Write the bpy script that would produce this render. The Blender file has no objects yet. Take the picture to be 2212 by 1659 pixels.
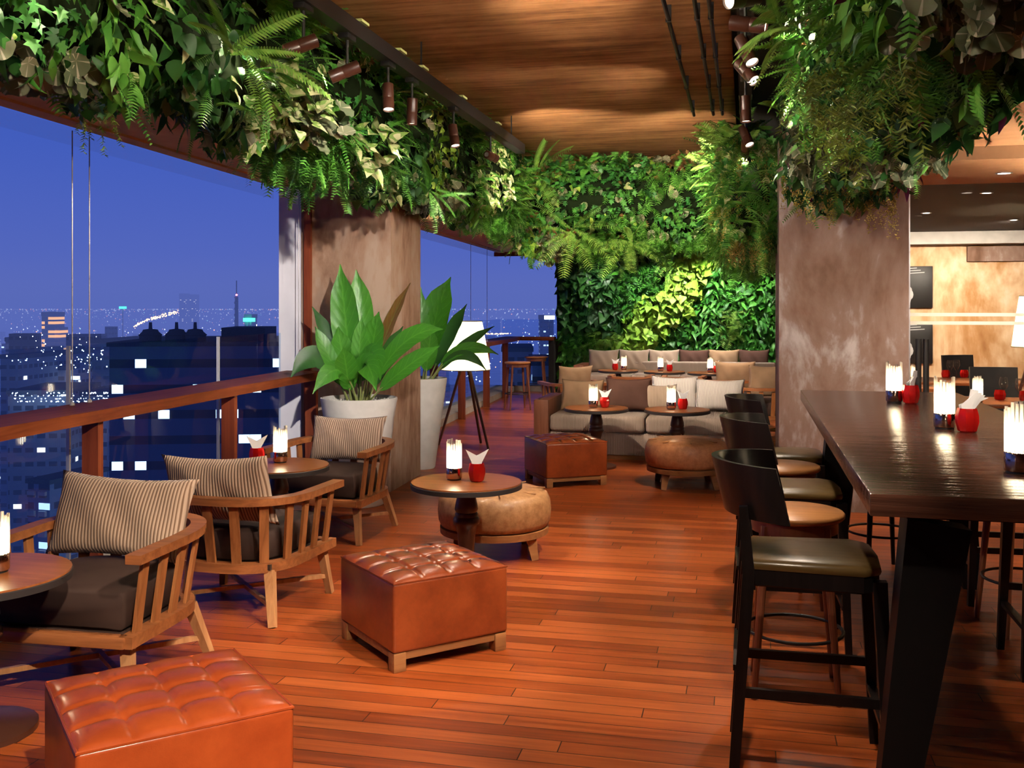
import bpy, bmesh, math, random
import numpy as np
from mathutils import Vector, Matrix, Euler
random.seed(7); RNG = np.random.default_rng(11)
PI = math.pi
S = bpy.context.scene
COL = S.collection

# ------------------------------------------------------------------ materials
def newmat(name):
    m = bpy.data.materials.new(name); m.use_nodes = True
    nt = m.node_tree; nt.nodes.clear()
    out = nt.nodes.new('ShaderNodeOutputMaterial')
    return m, nt, out
def N(nt, typ, **kw):
    n = nt.nodes.new(typ)
    for k, v in kw.items():
        if k in ('operation', 'blend_type', 'data_type', 'noise_dimensions', 'wave_type', 'bands_direction', 'feature', 'wave_profile', 'vector_type', 'offset', 'squash_frequency', 'offset_frequency', 'distance'):
            setattr(n, k, v)
        else:
            n.inputs[k.replace('_', ' ')].default_value = v
    return n
def L(nt, a, b): nt.links.new(a, b)
def rgb(c): return (c[0], c[1], c[2], 1.0)
def ramp(nt, fac, stops):
    r = nt.nodes.new('ShaderNodeValToRGB'); e = r.color_ramp.elements
    while len(e) < len(stops): e.new(0.5)
    for el, (p, c) in zip(e, stops): el.position = p; el.color = rgb(c)
    L(nt, fac, r.inputs[0]); return r.outputs[0]
def coords(nt, kind='Object', scale=(1, 1, 1), rot=(0, 0, 0)):
    t = nt.nodes.new('ShaderNodeTexCoord'); m = nt.nodes.new('ShaderNodeMapping')
    m.inputs['Scale'].default_value = scale; m.inputs['Rotation'].default_value = rot
    L(nt, t.outputs[kind], m.inputs[0]); return m.outputs[0]
def princ(nt, out, rough=.5, spec=.5, metal=0, coat=0):
    b = nt.nodes.new('ShaderNodeBsdfPrincipled')
    b.inputs['Roughness'].default_value = rough; b.inputs['Metallic'].default_value = metal
    b.inputs['Specular IOR Level'].default_value = spec; b.inputs['Coat Weight'].default_value = coat
    b.inputs['Coat Roughness'].default_value = .15
    L(nt, b.outputs[0], out.inputs[0]); return b
def bump(nt, b, h, strength=.3, dist=.01):
    n = nt.nodes.new('ShaderNodeBump'); n.inputs['Strength'].default_value = strength; n.inputs['Distance'].default_value = dist
    L(nt, h, n.inputs['Height']); L(nt, n.outputs[0], b.inputs['Normal'])
def plain(name, c, rough=.5, spec=.5, metal=0, coat=0, var=.12, scale=6):
    m, nt, out = newmat(name); b = princ(nt, out, rough, spec, metal, coat)
    n = N(nt, 'ShaderNodeTexNoise', Scale=scale, Detail=3.0); L(nt, coords(nt), n.inputs['Vector'])
    L(nt, ramp(nt, n.outputs['Fac'], [(.3, [x*(1-var) for x in c]), (.7, [min(1, x*(1+var)) for x in c])]), b.inputs['Base Color'])
    return m
def wood(name, c1, c2, axis='x', rough=.4, spec=.4, coat=.0, scale=1.0, fine=26, bmp=.12):
    m, nt, out = newmat(name); b = princ(nt, out, rough, spec, 0, coat)
    sc = {'x': (1.2, fine, fine), 'y': (fine, 1.2, fine), 'z': (fine, fine, 1.2)}[axis]
    v = coords(nt, 'Object', [s*scale for s in sc])
    n = N(nt, 'ShaderNodeTexNoise', Scale=1.0, Detail=5.0, Roughness=.65, Distortion=.6); L(nt, v, n.inputs['Vector'])
    n2 = N(nt, 'ShaderNodeTexNoise', Scale=2.5*scale, Detail=2.0); L(nt, coords(nt), n2.inputs['Vector'])
    a = N(nt, 'ShaderNodeMath', operation='MULTIPLY_ADD'); L(nt, n2.outputs['Fac'], a.inputs[0]); a.inputs[1].default_value = .5; L(nt, n.outputs['Fac'], a.inputs[2])
    L(nt, ramp(nt, a.outputs[0], [(.5, c1), (.95, c2)]), b.inputs['Base Color'])
    bump(nt, b, n.outputs['Fac'], bmp, .004); return m
def emit(name, c, s):
    m, nt, out = newmat(name); e = nt.nodes.new('ShaderNodeEmission'); e.inputs[0].default_value = rgb(c); e.inputs[1].default_value = s
    L(nt, e.outputs[0], out.inputs[0]); return m
def schlick(nt):
    lw = nt.nodes.new('ShaderNodeLayerWeight'); lw.inputs[0].default_value = .5
    p = N(nt, 'ShaderNodeMath', operation='POWER'); L(nt, lw.outputs['Facing'], p.inputs[0]); p.inputs[1].default_value = 5.0
    q = N(nt, 'ShaderNodeMath', operation='MULTIPLY_ADD'); L(nt, p.outputs[0], q.inputs[0]); q.inputs[1].default_value = .95; q.inputs[2].default_value = .05
    return q.outputs[0]
def glass(name, tint=(1, 1, 1), refl=1.0, rough=0.0, ior=1.45):
    m, nt, out = newmat(name)
    t = nt.nodes.new('ShaderNodeBsdfTransparent'); t.inputs[0].default_value = rgb(tint)
    g = nt.nodes.new('ShaderNodeBsdfGlossy'); g.inputs['Roughness'].default_value = rough
    k = N(nt, 'ShaderNodeMath', operation='MULTIPLY'); L(nt, schlick(nt), k.inputs[0]); k.inputs[1].default_value = refl
    mx = nt.nodes.new('ShaderNodeMixShader'); L(nt, k.outputs[0], mx.inputs[0]); L(nt, t.outputs[0], mx.inputs[1]); L(nt, g.outputs[0], mx.inputs[2])
    L(nt, mx.outputs[0], out.inputs[0]); return m
def corduroy(name, c1, c2, freq=34, axis='X'):
    m, nt, out = newmat(name); b = princ(nt, out, .85, .15); b.inputs['Sheen Weight'].default_value = .15
    w = N(nt, 'ShaderNodeTexWave', wave_type='BANDS', bands_direction=axis, wave_profile='SIN', Scale=freq, Distortion=.06, Detail=1.0)
    L(nt, coords(nt), w.inputs['Vector'])
    L(nt, ramp(nt, w.outputs['Fac'], [(.1, c1), (.55, c2)]), b.inputs['Base Color'])
    bump(nt, b, w.outputs['Fac'], .5, .006); return m
def leather(name, c1, c2, rough=.33, mott=14):
    m, nt, out = newmat(name); b = princ(nt, out, rough, .5, 0, .15)
    n = N(nt, 'ShaderNodeTexNoise', Scale=mott, Detail=6.0, Roughness=.7); L(nt, coords(nt), n.inputs['Vector'])
    L(nt, ramp(nt, n.outputs['Fac'], [(.35, c1), (.68, c2)]), b.inputs['Base Color'])
    v = N(nt, 'ShaderNodeTexVoronoi', Scale=260.0); L(nt, coords(nt), v.inputs['Vector']); bump(nt, b, v.outputs['Distance'], .06, .002)
    return m
def concrete(name, cols, scale=1.6, streak=(1, 1, .45), rough=.8, boards=None):
    m, nt, out = newmat(name); b = princ(nt, out, rough, .25)
    v = coords(nt, 'Object', streak)
    n = N(nt, 'ShaderNodeTexNoise', Scale=scale, Detail=7.0, Roughness=.62, Distortion=.5); L(nt, v, n.inputs['Vector'])
    n2 = N(nt, 'ShaderNodeTexNoise', Scale=scale*9, Detail=4.0); L(nt, v, n2.inputs['Vector'])
    a = N(nt, 'ShaderNodeMath', operation='MULTIPLY_ADD'); L(nt, n2.outputs['Fac'], a.inputs[0]); a.inputs[1].default_value = .22; L(nt, n.outputs['Fac'], a.inputs[2])
    h = a.outputs[0]
    if boards:
        s = N(nt, 'ShaderNodeTexNoise', Scale=1.0, Detail=6.0, Roughness=.7); L(nt, coords(nt, 'Object', boards), s.inputs['Vector'])
        a2 = N(nt, 'ShaderNodeMath', operation='MULTIPLY_ADD'); L(nt, s.outputs['Fac'], a2.inputs[0]); a2.inputs[1].default_value = .75
        k = N(nt, 'ShaderNodeMath', operation='MULTIPLY'); L(nt, h, k.inputs[0]); k.inputs[1].default_value = .45
        L(nt, k.outputs[0], a2.inputs[2]); h = a2.outputs[0]
    st = [(.40 + .34*i/(len(cols)-1), c) for i, c in enumerate(cols)]
    L(nt, ramp(nt, h, st), b.inputs['Base Color']); bump(nt, b, h, .25, .02); return m
def leafmat(name, c1, c2, kind='plain', c3=None, trans=.22, rough=.4):
    """Leaf surface; UV v runs from stalk to tip, u across the blade (0.5 is the midrib)."""
    m, nt, out = newmat(name); b = nt.nodes.new('ShaderNodeBsdfPrincipled')
    b.inputs['Roughness'].default_value = rough; b.inputs['Specular IOR Level'].default_value = .35
    g = nt.nodes.new('ShaderNodeNewGeometry')
    col = ramp(nt, g.outputs['Random Per Island'], [(0, c1), (1, c2)])
    if kind != 'plain':
        uv = nt.nodes.new('ShaderNodeTexCoord'); sp = nt.nodes.new('ShaderNodeSeparateXYZ'); L(nt, uv.outputs['UV'], sp.inputs[0])
        mix = nt.nodes.new('ShaderNodeMix'); mix.data_type = 'RGBA'
        if kind == 'varieg':
            n = N(nt, 'ShaderNodeTexNoise', Scale=14.0, Detail=3.0, Distortion=1.0)
            L(nt, coords(nt, 'Object'), n.inputs['Vector'])
            st = N(nt, 'ShaderNodeMath', operation='GREATER_THAN'); L(nt, n.outputs['Fac'], st.inputs[0]); st.inputs[1].default_value = .5
        elif kind == 'veins':
            c0 = N(nt, 'ShaderNodeMath', operation='SUBTRACT'); L(nt, sp.outputs['X'], c0.inputs[0]); c0.inputs[1].default_value = .5
            c9 = N(nt, 'ShaderNodeMath', operation='SUBTRACT'); L(nt, sp.outputs['Y'], c9.inputs[0]); c9.inputs[1].default_value = .25
            at = N(nt, 'ShaderNodeMath', operation='ARCTAN2'); L(nt, c0.outputs[0], at.inputs[0]); L(nt, c9.outputs[0], at.inputs[1])
            fr = N(nt, 'ShaderNodeMath', operation='MULTIPLY'); L(nt, at.outputs[0], fr.inputs[0]); fr.inputs[1].default_value = 4.5
            co = N(nt, 'ShaderNodeMath', operation='COSINE'); L(nt, fr.outputs[0], co.inputs[0])
            st = N(nt, 'ShaderNodeMath', operation='GREATER_THAN'); L(nt, co.outputs[0], st.inputs[0]); st.inputs[1].default_value = .93
        elif kind == 'rib':
            c0 = N(nt, 'ShaderNodeMath', operation='SUBTRACT'); L(nt, sp.outputs['X'], c0.inputs[0]); c0.inputs[1].default_value = .5
            ab = N(nt, 'ShaderNodeMath', operation='ABSOLUTE'); L(nt, c0.outputs[0], ab.inputs[0])
            q = N(nt, 'ShaderNodeMath', operation='MULTIPLY_ADD'); L(nt, sp.outputs['Y'], q.inputs[0]); q.inputs[1].default_value = 62.0
            q2 = N(nt, 'ShaderNodeMath', operation='MULTIPLY'); L(nt, ab.outputs[0], q2.inputs[0]); q2.inputs[1].default_value = -22.0; L(nt, q2.outputs[0], q.inputs[2])
            sn = N(nt, 'ShaderNodeMath', operation='SINE'); L(nt, q.outputs[0], sn.inputs[0])
            s2 = N(nt, 'ShaderNodeMath', operation='GREATER_THAN'); L(nt, sn.outputs[0], s2.inputs[0]); s2.inputs[1].default_value = .965
            s3 = N(nt, 'ShaderNodeMath', operation='LESS_THAN'); L(nt, ab.outputs[0], s3.inputs[0]); s3.inputs[1].default_value = .035
            st = N(nt, 'ShaderNodeMath', operation='MAXIMUM'); L(nt, s2.outputs[0], st.inputs[0]); L(nt, s3.outputs[0], st.inputs[1])
            bump(nt, b, sn.outputs[0], .10, .006)
        L(nt, st.outputs[0], mix.inputs[0]); L(nt, col, mix.inputs[6]); mix.inputs[7].default_value = rgb(c3); col = mix.outputs[2]
    L(nt, col, b.inputs['Base Color'])
    t = nt.nodes.new('ShaderNodeBsdfTranslucent'); L(nt, col, t.inputs[0])
    mx = nt.nodes.new('ShaderNodeMixShader'); mx.inputs[0].default_value = trans
    L(nt, b.outputs[0], mx.inputs[1]); L(nt, t.outputs[0], mx.inputs[2]); L(nt, mx.outputs[0], out.inputs[0]); return m
def floor_mat():
    m, nt, out = newmat('jarrah deck boards'); b = princ(nt, out, .33, .22, 0, .0)
    tc = nt.nodes.new('ShaderNodeTexCoord'); sx = nt.nodes.new('ShaderNodeSeparateXYZ'); L(nt, tc.outputs['Object'], sx.inputs[0])
    dv = N(nt, 'ShaderNodeMath', operation='DIVIDE'); L(nt, sx.outputs['Y'], dv.inputs[0]); dv.inputs[1].default_value = .094
    fl = N(nt, 'ShaderNodeMath', operation='FLOOR'); L(nt, dv.outputs[0], fl.inputs[0])
    wn = nt.nodes.new('ShaderNodeTexWhiteNoise'); wn.noise_dimensions = '1D'; L(nt, fl.outputs[0], wn.inputs['W'])
    sh = N(nt, 'ShaderNodeMath', operation='MULTIPLY_ADD'); L(nt, wn.outputs['Value'], sh.inputs[0]); sh.inputs[1].default_value = 6.2; L(nt, sx.outputs['X'], sh.inputs[2])
    cb = nt.nodes.new('ShaderNodeCombineXYZ'); L(nt, sh.outputs[0], cb.inputs[0]); L(nt, sx.outputs['Y'], cb.inputs[1]); v = cb.outputs[0]
    br = N(nt, 'ShaderNodeTexBrick', Scale=1.0, Mortar_Size=.0022, Mortar_Smooth=.1, Bias=0.0, Brick_Width=1.55, Row_Height=.094)
    br.offset = 0; br.offset_frequency = 2
    br.inputs['Color1'].default_value = (0, 0, 0, 1); br.inputs['Color2'].default_value = (1, 1, 1, 1); br.inputs['Mortar'].default_value = (0, 0, 0, 1)
    L(nt, v, br.inputs['Vector'])
    n = N(nt, 'ShaderNodeTexNoise', Scale=1.0, Detail=5.0, Roughness=.65); L(nt, coords(nt, 'Object', (1.6, 34, 1)), n.inputs['Vector'])
    sp = nt.nodes.new('ShaderNodeSeparateColor'); L(nt, br.outputs['Color'], sp.inputs[0])
    a = N(nt, 'ShaderNodeMath', operation='MULTIPLY_ADD'); L(nt, sp.outputs[0], a.inputs[0]); a.inputs[1].default_value = .45; L(nt, n.outputs['Fac'], a.inputs[2])
    col = ramp(nt, a.outputs[0], [(.3, (.105, .018, .0045)), (.68, (.245, .047, .0095)), (1.0, (.38, .090, .021))])
    mix = nt.nodes.new('ShaderNodeMix'); mix.data_type = 'RGBA'; L(nt, br.outputs['Fac'], mix.inputs[0]); L(nt, col, mix.inputs[6]); mix.inputs[7].default_value = (.02, .005, .003, 1)
    L(nt, mix.outputs[2], b.inputs['Base Color'])
    iv = N(nt, 'ShaderNodeMath', operation='MULTIPLY_ADD'); L(nt, br.outputs['Fac'], iv.inputs[0]); iv.inputs[1].default_value = -1.5; L(nt, n.outputs['Fac'], iv.inputs[2])
    bump(nt, b, iv.outputs[0], .25, .003)
    r = N(nt, 'ShaderNodeMath', operation='MULTIPLY_ADD'); L(nt, n.outputs['Fac'], r.inputs[0]); r.inputs[1].default_value = .22; r.inputs[2].default_value = .24
    L(nt, r.outputs[0], b.inputs['Roughness']); return m
def winmat(name, base, lit, frac, cw, ch, strength, band=None, fill=.7, vf=.34):
    """Facade with a grid of windows, some of them lit from inside."""
    m, nt, out = newmat(name); b = princ(nt, out, .7, .3)
    tc = nt.nodes.new('ShaderNodeTexCoord'); sp = nt.nodes.new('ShaderNodeSeparateXYZ'); L(nt, tc.outputs['Object'], sp.inputs[0])
    u = N(nt, 'ShaderNodeMath', operation='ADD'); L(nt, sp.outputs['X'], u.inputs[0]); L(nt, sp.outputs['Y'], u.inputs[1])
    def div(x, k):
        d = N(nt, 'ShaderNodeMath', operation='DIVIDE'); L(nt, x, d.inputs[0]); d.inputs[1].default_value = k; return d.outputs[0]
    uu, vv = div(u.outputs[0], cw), div(sp.outputs['Z'], ch)
    def op(o, x, v=None):
        q = N(nt, 'ShaderNodeMath', operation=o); L(nt, x, q.inputs[0])
        if v is not None:
            if isinstance(v, (int, float)): q.inputs[1].default_value = v
            else: L(nt, v, q.inputs[1])
        return q.outputs[0]
    cb = nt.nodes.new('ShaderNodeCombineXYZ'); L(nt, op('FLOOR', uu), cb.inputs[0]); L(nt, op('FLOOR', vv), cb.inputs[1])
    wn = nt.nodes.new('ShaderNodeTexWhiteNoise'); wn.noise_dimensions = '2D'; L(nt, cb.outputs[0], wn.inputs['Vector'])
    mu = op('LESS_THAN', op('FRACT', uu), fill); mv = op('LESS_THAN', op('FRACT', vv), vf)
    win = op('MULTIPLY', mu, mv) if band is None else mv
    on = op('MULTIPLY', op('LESS_THAN', wn.outputs['Value'], frac), op('MULTIPLY', mu, mv))
    mix = nt.nodes.new('ShaderNodeMix'); mix.data_type = 'RGBA'; L(nt, win, mix.inputs[0]); mix.inputs[6].default_value = rgb(base); mix.inputs[7].default_value = rgb([x*.35 for x in base])
    L(nt, mix.outputs[2], b.inputs['Base Color']); b.inputs['Emission Color'].default_value = rgb(lit)
    L(nt, op('MULTIPLY', on, strength), b.inputs['Emission Strength']); return m

M = {}
M['floor'] = floor_mat()
M['ceil'] = concrete('board formed brown concrete', [(.045, .017, .005), (.15, .062, .018), (.28, .125, .042), (.40, .20, .078)], 1.1, (1, 1, 1), .7, (1.0, 13, 1))
M['soffit'] = concrete('warm plaster soffit', [(.42, .23, .135), (.52, .30, .185), (.57, .34, .215)], .8, (1, 1, 1), .8)
M['pillar'] = concrete('stained grey plaster', [(.15, .080, .050), (.23, .135, .095), (.29, .195, .155), (.52, .46, .44)], 1.7, (1, 1, .5))
M['column'] = concrete('brown mottled plaster', [(.13, .062, .034), (.24, .13, .08), (.36, .22, .145), (.42, .30, .22)], 2.0, (1, 1, .4))
M['soffitbrown'] = concrete('brown plaster soffit', [(.36, .18, .08), (.48, .26, .125), (.56, .32, .17)], .9, (1, 1, 1), .8)
M['restwall'] = concrete('ochre plaster', [(.30, .13, .04), (.46, .25, .105), (.66, .48, .30), (.78, .68, .54)], 1.0, (1, 1, .45))
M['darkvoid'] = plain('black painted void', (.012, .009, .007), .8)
M['black'] = plain('black powder coat', (.010, .009, .009), .45, .4)
M['blackwood'] = wood('ebonised wood', (.003, .0025, .0025), (.010, .007, .0065), 'z', .30, .28)
M['teak'] = wood('oiled teak', (.17, .055, .016), (.36, .135, .045), 'z', .42, .35)
M['teakx'] = wood('oiled teak rail', (.15, .045, .014), (.33, .115, .038), 'x', .40, .35)
M['teakleg'] = wood('oak leg', (.26, .11, .045), (.46, .23, .10), 'z', .45, .3)
M['rail'] = wood('red merbau counter', (.13, .026, .010), (.27, .068, .022), 'y', .5, .12)
M['post'] = wood('red merbau post', (.13, .024, .010), (.26, .058, .020), 'z', .45, .3)
M['tabletop'] = wood('walnut table top', (.15, .042, .011), (.32, .105, .030), 'x', .30, .45, .1)
M['turned'] = plain('dark turned walnut', (.050, .017, .010), .35, .45, 0, .1)
M['rim'] = plain('black edge band', (.022, .018, .018), .5, .3)
M['bar'] = wood('dark wenge table', (.012, .005, .004), (.095, .038, .022), 'x', .17, .6, .0, 1, 30, .8)
M['barleg'] = plain('black stained leg', (.004, .0035, .0035), .5, .15)
M['seatolive'] = wood('olive stained seat', (.045, .026, .007), (.105, .062, .020), 'x', .30, .5, 0, 1, 40)
M['seatorange'] = wood('honey plywood seat', (.27, .105, .032), (.44, .19, .065), 'x', .35, .45)
M['redleg'] = wood('reddish stool leg', (.11, .032, .015), (.21, .07, .033), 'z', .35, .45)
M['leather'] = leather('burnt orange leather', (.27, .042, .009), (.38, .068, .015), .28, 5)
M['leatherdk'] = leather('chestnut leather', (.17, .030, .008), (.27, .054, .014), .28, 6)
M['suede'] = leather('mottled tan suede', (.24, .105, .035), (.42, .21, .085), .6, 22)
M['suedeor'] = leather('mottled ginger suede', (.38, .14, .05), (.56, .24, .095), .6, 22)
M['footwood'] = wood('ottoman base wood', (.18, .065, .022), (.34, .15, .055), 'x', .45, .3)
M['taupe'] = corduroy('taupe corduroy', (.15, .088, .055), (.40, .28, .205), 20)
M['taupefine'] = corduroy('fine taupe corduroy', (.30, .20, .14), (.44, .33, .255), 36)
M['sofafab'] = corduroy('sofa corduroy', (.22, .15, .115), (.42, .33, .27), 26)
M['tan'] = plain('tan linen', (.30, .185, .11), .9, .1)
M['cocoa'] = plain('cocoa linen', (.085, .042, .032), .9, .1)
M['cream'] = corduroy('pale cord', (.34, .29, .27), (.60, .54, .50), 26)
M['seatdk'] = plain('dark chocolate upholstery', (.040, .021, .016), .75, .25)
M['pot'] = plain('pale cement', (.56, .54, .50), .85, .2, 0, 0, .08, 9)
M['pebble'] = plain('white pebble', (.80, .78, .74), .5, .4)
M['grey'] = plain('grey print ink', (.42, .42, .42), .7)
M['napkin'] = plain('white napkin', (.86, .86, .87), .9, .1, 0, 0, .02)
M['chrome'] = plain('rose chrome', (.62, .45, .38), .12, .5, 1.0)
def red_glass():
    m, nt, out = newmat('red cut glass'); b = princ(nt, out, .08, .6); b.inputs['Base Color'].default_value = (.62, .012, .010, 1)
    t = nt.nodes.new('ShaderNodeBsdfTranslucent'); t.inputs[0].default_value = (.95, .03, .015, 1)
    mx = nt.nodes.new('ShaderNodeMixShader'); mx.inputs[0].default_value = .4
    L(nt, b.outputs[0], mx.inputs[1]); L(nt, t.outputs[0], mx.inputs[2]); L(nt, mx.outputs[0], out.inputs[0]); return m
M['red'] = red_glass()
def rod_glass():
    m, nt, out = newmat('clear glass rods')
    t = nt.nodes.new('ShaderNodeBsdfTransparent'); t.inputs[0].default_value = (.96, .93, .88, 1)
    g = nt.nodes.new('ShaderNodeBsdfGlossy'); g.inputs['Roughness'].default_value = .05
    w = nt.nodes.new('ShaderNodeBsdfTranslucent'); w.inputs[0].default_value = (1, .95, .85, 1)
    a = nt.nodes.new('ShaderNodeMixShader'); a.inputs[0].default_value = .55; L(nt, t.outputs[0], a.inputs[1]); L(nt, w.outputs[0], a.inputs[2])
    mx = nt.nodes.new('ShaderNodeMixShader'); L(nt, schlick(nt), mx.inputs[0]); L(nt, a.outputs[0], mx.inputs[1]); L(nt, g.outputs[0], mx.inputs[2])
    L(nt, mx.outputs[0], out.inputs[0]); return m
M['rods'] = rod_glass()
M['core'] = emit('lamp glow', (1, .84, .58), 48)
M['bulb'] = emit('spot lens glow', (1, .80, .58), 5)
M['downlens'] = emit('downlight glow', (1, .93, .82), 14)
M['glassrail'] = glass('tinted balustrade glass', (.60, .76, .95), 1.0)
M['glasspart'] = glass('partition glass', (.97, .95, .92), .6)
M['wineglass'] = glass('wine glass', (.95, .94, .93), 1.6)
M['steel'] = plain('pale steel', (.62, .60, .62), .35, .5, .4)
M['white_ext'] = plain('white painted render', (.86, .84, .90), .8, .2, 0, 0, .03)
M['stripe'] = plain('frosted stripe', (.80, .72, .58), .6)
M['curb'] = plain('stone curb', (.42, .36, .30), .8, .2)
M['plate'] = plain('pale green plate', (.45, .50, .18), .6)
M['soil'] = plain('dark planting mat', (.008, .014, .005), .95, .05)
M['sofawood'] = wood('sofa timber', (.15, .050, .026), (.27, .10, .055), 'z', .42, .35)
def shade_mat():
    m, nt, out = newmat('cream lamp shade'); b = nt.nodes.new('ShaderNodeBsdfDiffuse'); b.inputs[0].default_value = (.85, .74, .50, 1)
    t = nt.nodes.new('ShaderNodeBsdfTranslucent'); t.inputs[0].default_value = (1, .90, .62, 1)
    mx = nt.nodes.new('ShaderNodeMixShader'); mx.inputs[0].default_value = .65
    L(nt, b.outputs[0], mx.inputs[1]); L(nt, t.outputs[0], mx.inputs[2]); L(nt, mx.outputs[0], out.inputs[0]); return m
M['shade'] = shade_mat()
# leaves
M['pothos'] = leafmat('variegated pothos', (.08, .22, .03), (.22, .42, .06), 'varieg', (.66, .70, .38))
M['cream_leaf'] = leafmat('cream pothos', (.42, .44, .18), (.62, .60, .34), 'varieg', (.20, .32, .07))
M['ivy'] = leafmat('green ivy', (.025, .15, .03), (.10, .33, .055))
M['ivylight'] = leafmat('lime ivy', (.20, .40, .04), (.38, .56, .09))
M['begonia'] = leafmat('grey veined begonia', (.10, .14, .07), (.24, .25, .14), 'veins', (.50, .46, .33))
M['fern'] = leafmat('fern green', (.06, .24, .03), (.16, .42, .06))
M['fernlight'] = leafmat('lime fern', (.15, .34, .05), (.28, .48, .09))
M['feather'] = leafmat('asparagus fern', (.14, .22, .035), (.29, .40, .07))
M['yellow'] = leafmat('yellow blossom', (.40, .29, .05), (.62, .48, .12))
M['russet'] = leafmat('russet leaf', (.22, .10, .035), (.36, .20, .08))
M['purple'] = leafmat('purple leaf', (.10, .012, .05), (.18, .03, .09))
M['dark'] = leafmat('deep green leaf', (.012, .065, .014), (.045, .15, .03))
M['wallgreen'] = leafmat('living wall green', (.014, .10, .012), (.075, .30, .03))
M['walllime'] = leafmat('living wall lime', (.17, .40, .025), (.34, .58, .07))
M['paddle'] = leafmat('paddle leaf', (.030, .16, .014), (.075, .29, .025), 'rib', (.08, .29, .03), .2, .32)
M['paddlebrown'] = leafmat('browning paddle leaf', (.16, .075, .02), (.24, .13, .03), 'rib', (.22, .20, .05), .2, .4)
M['stalk'] = plain('pale leaf stalk', (.20, .23, .07), .5)

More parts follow.
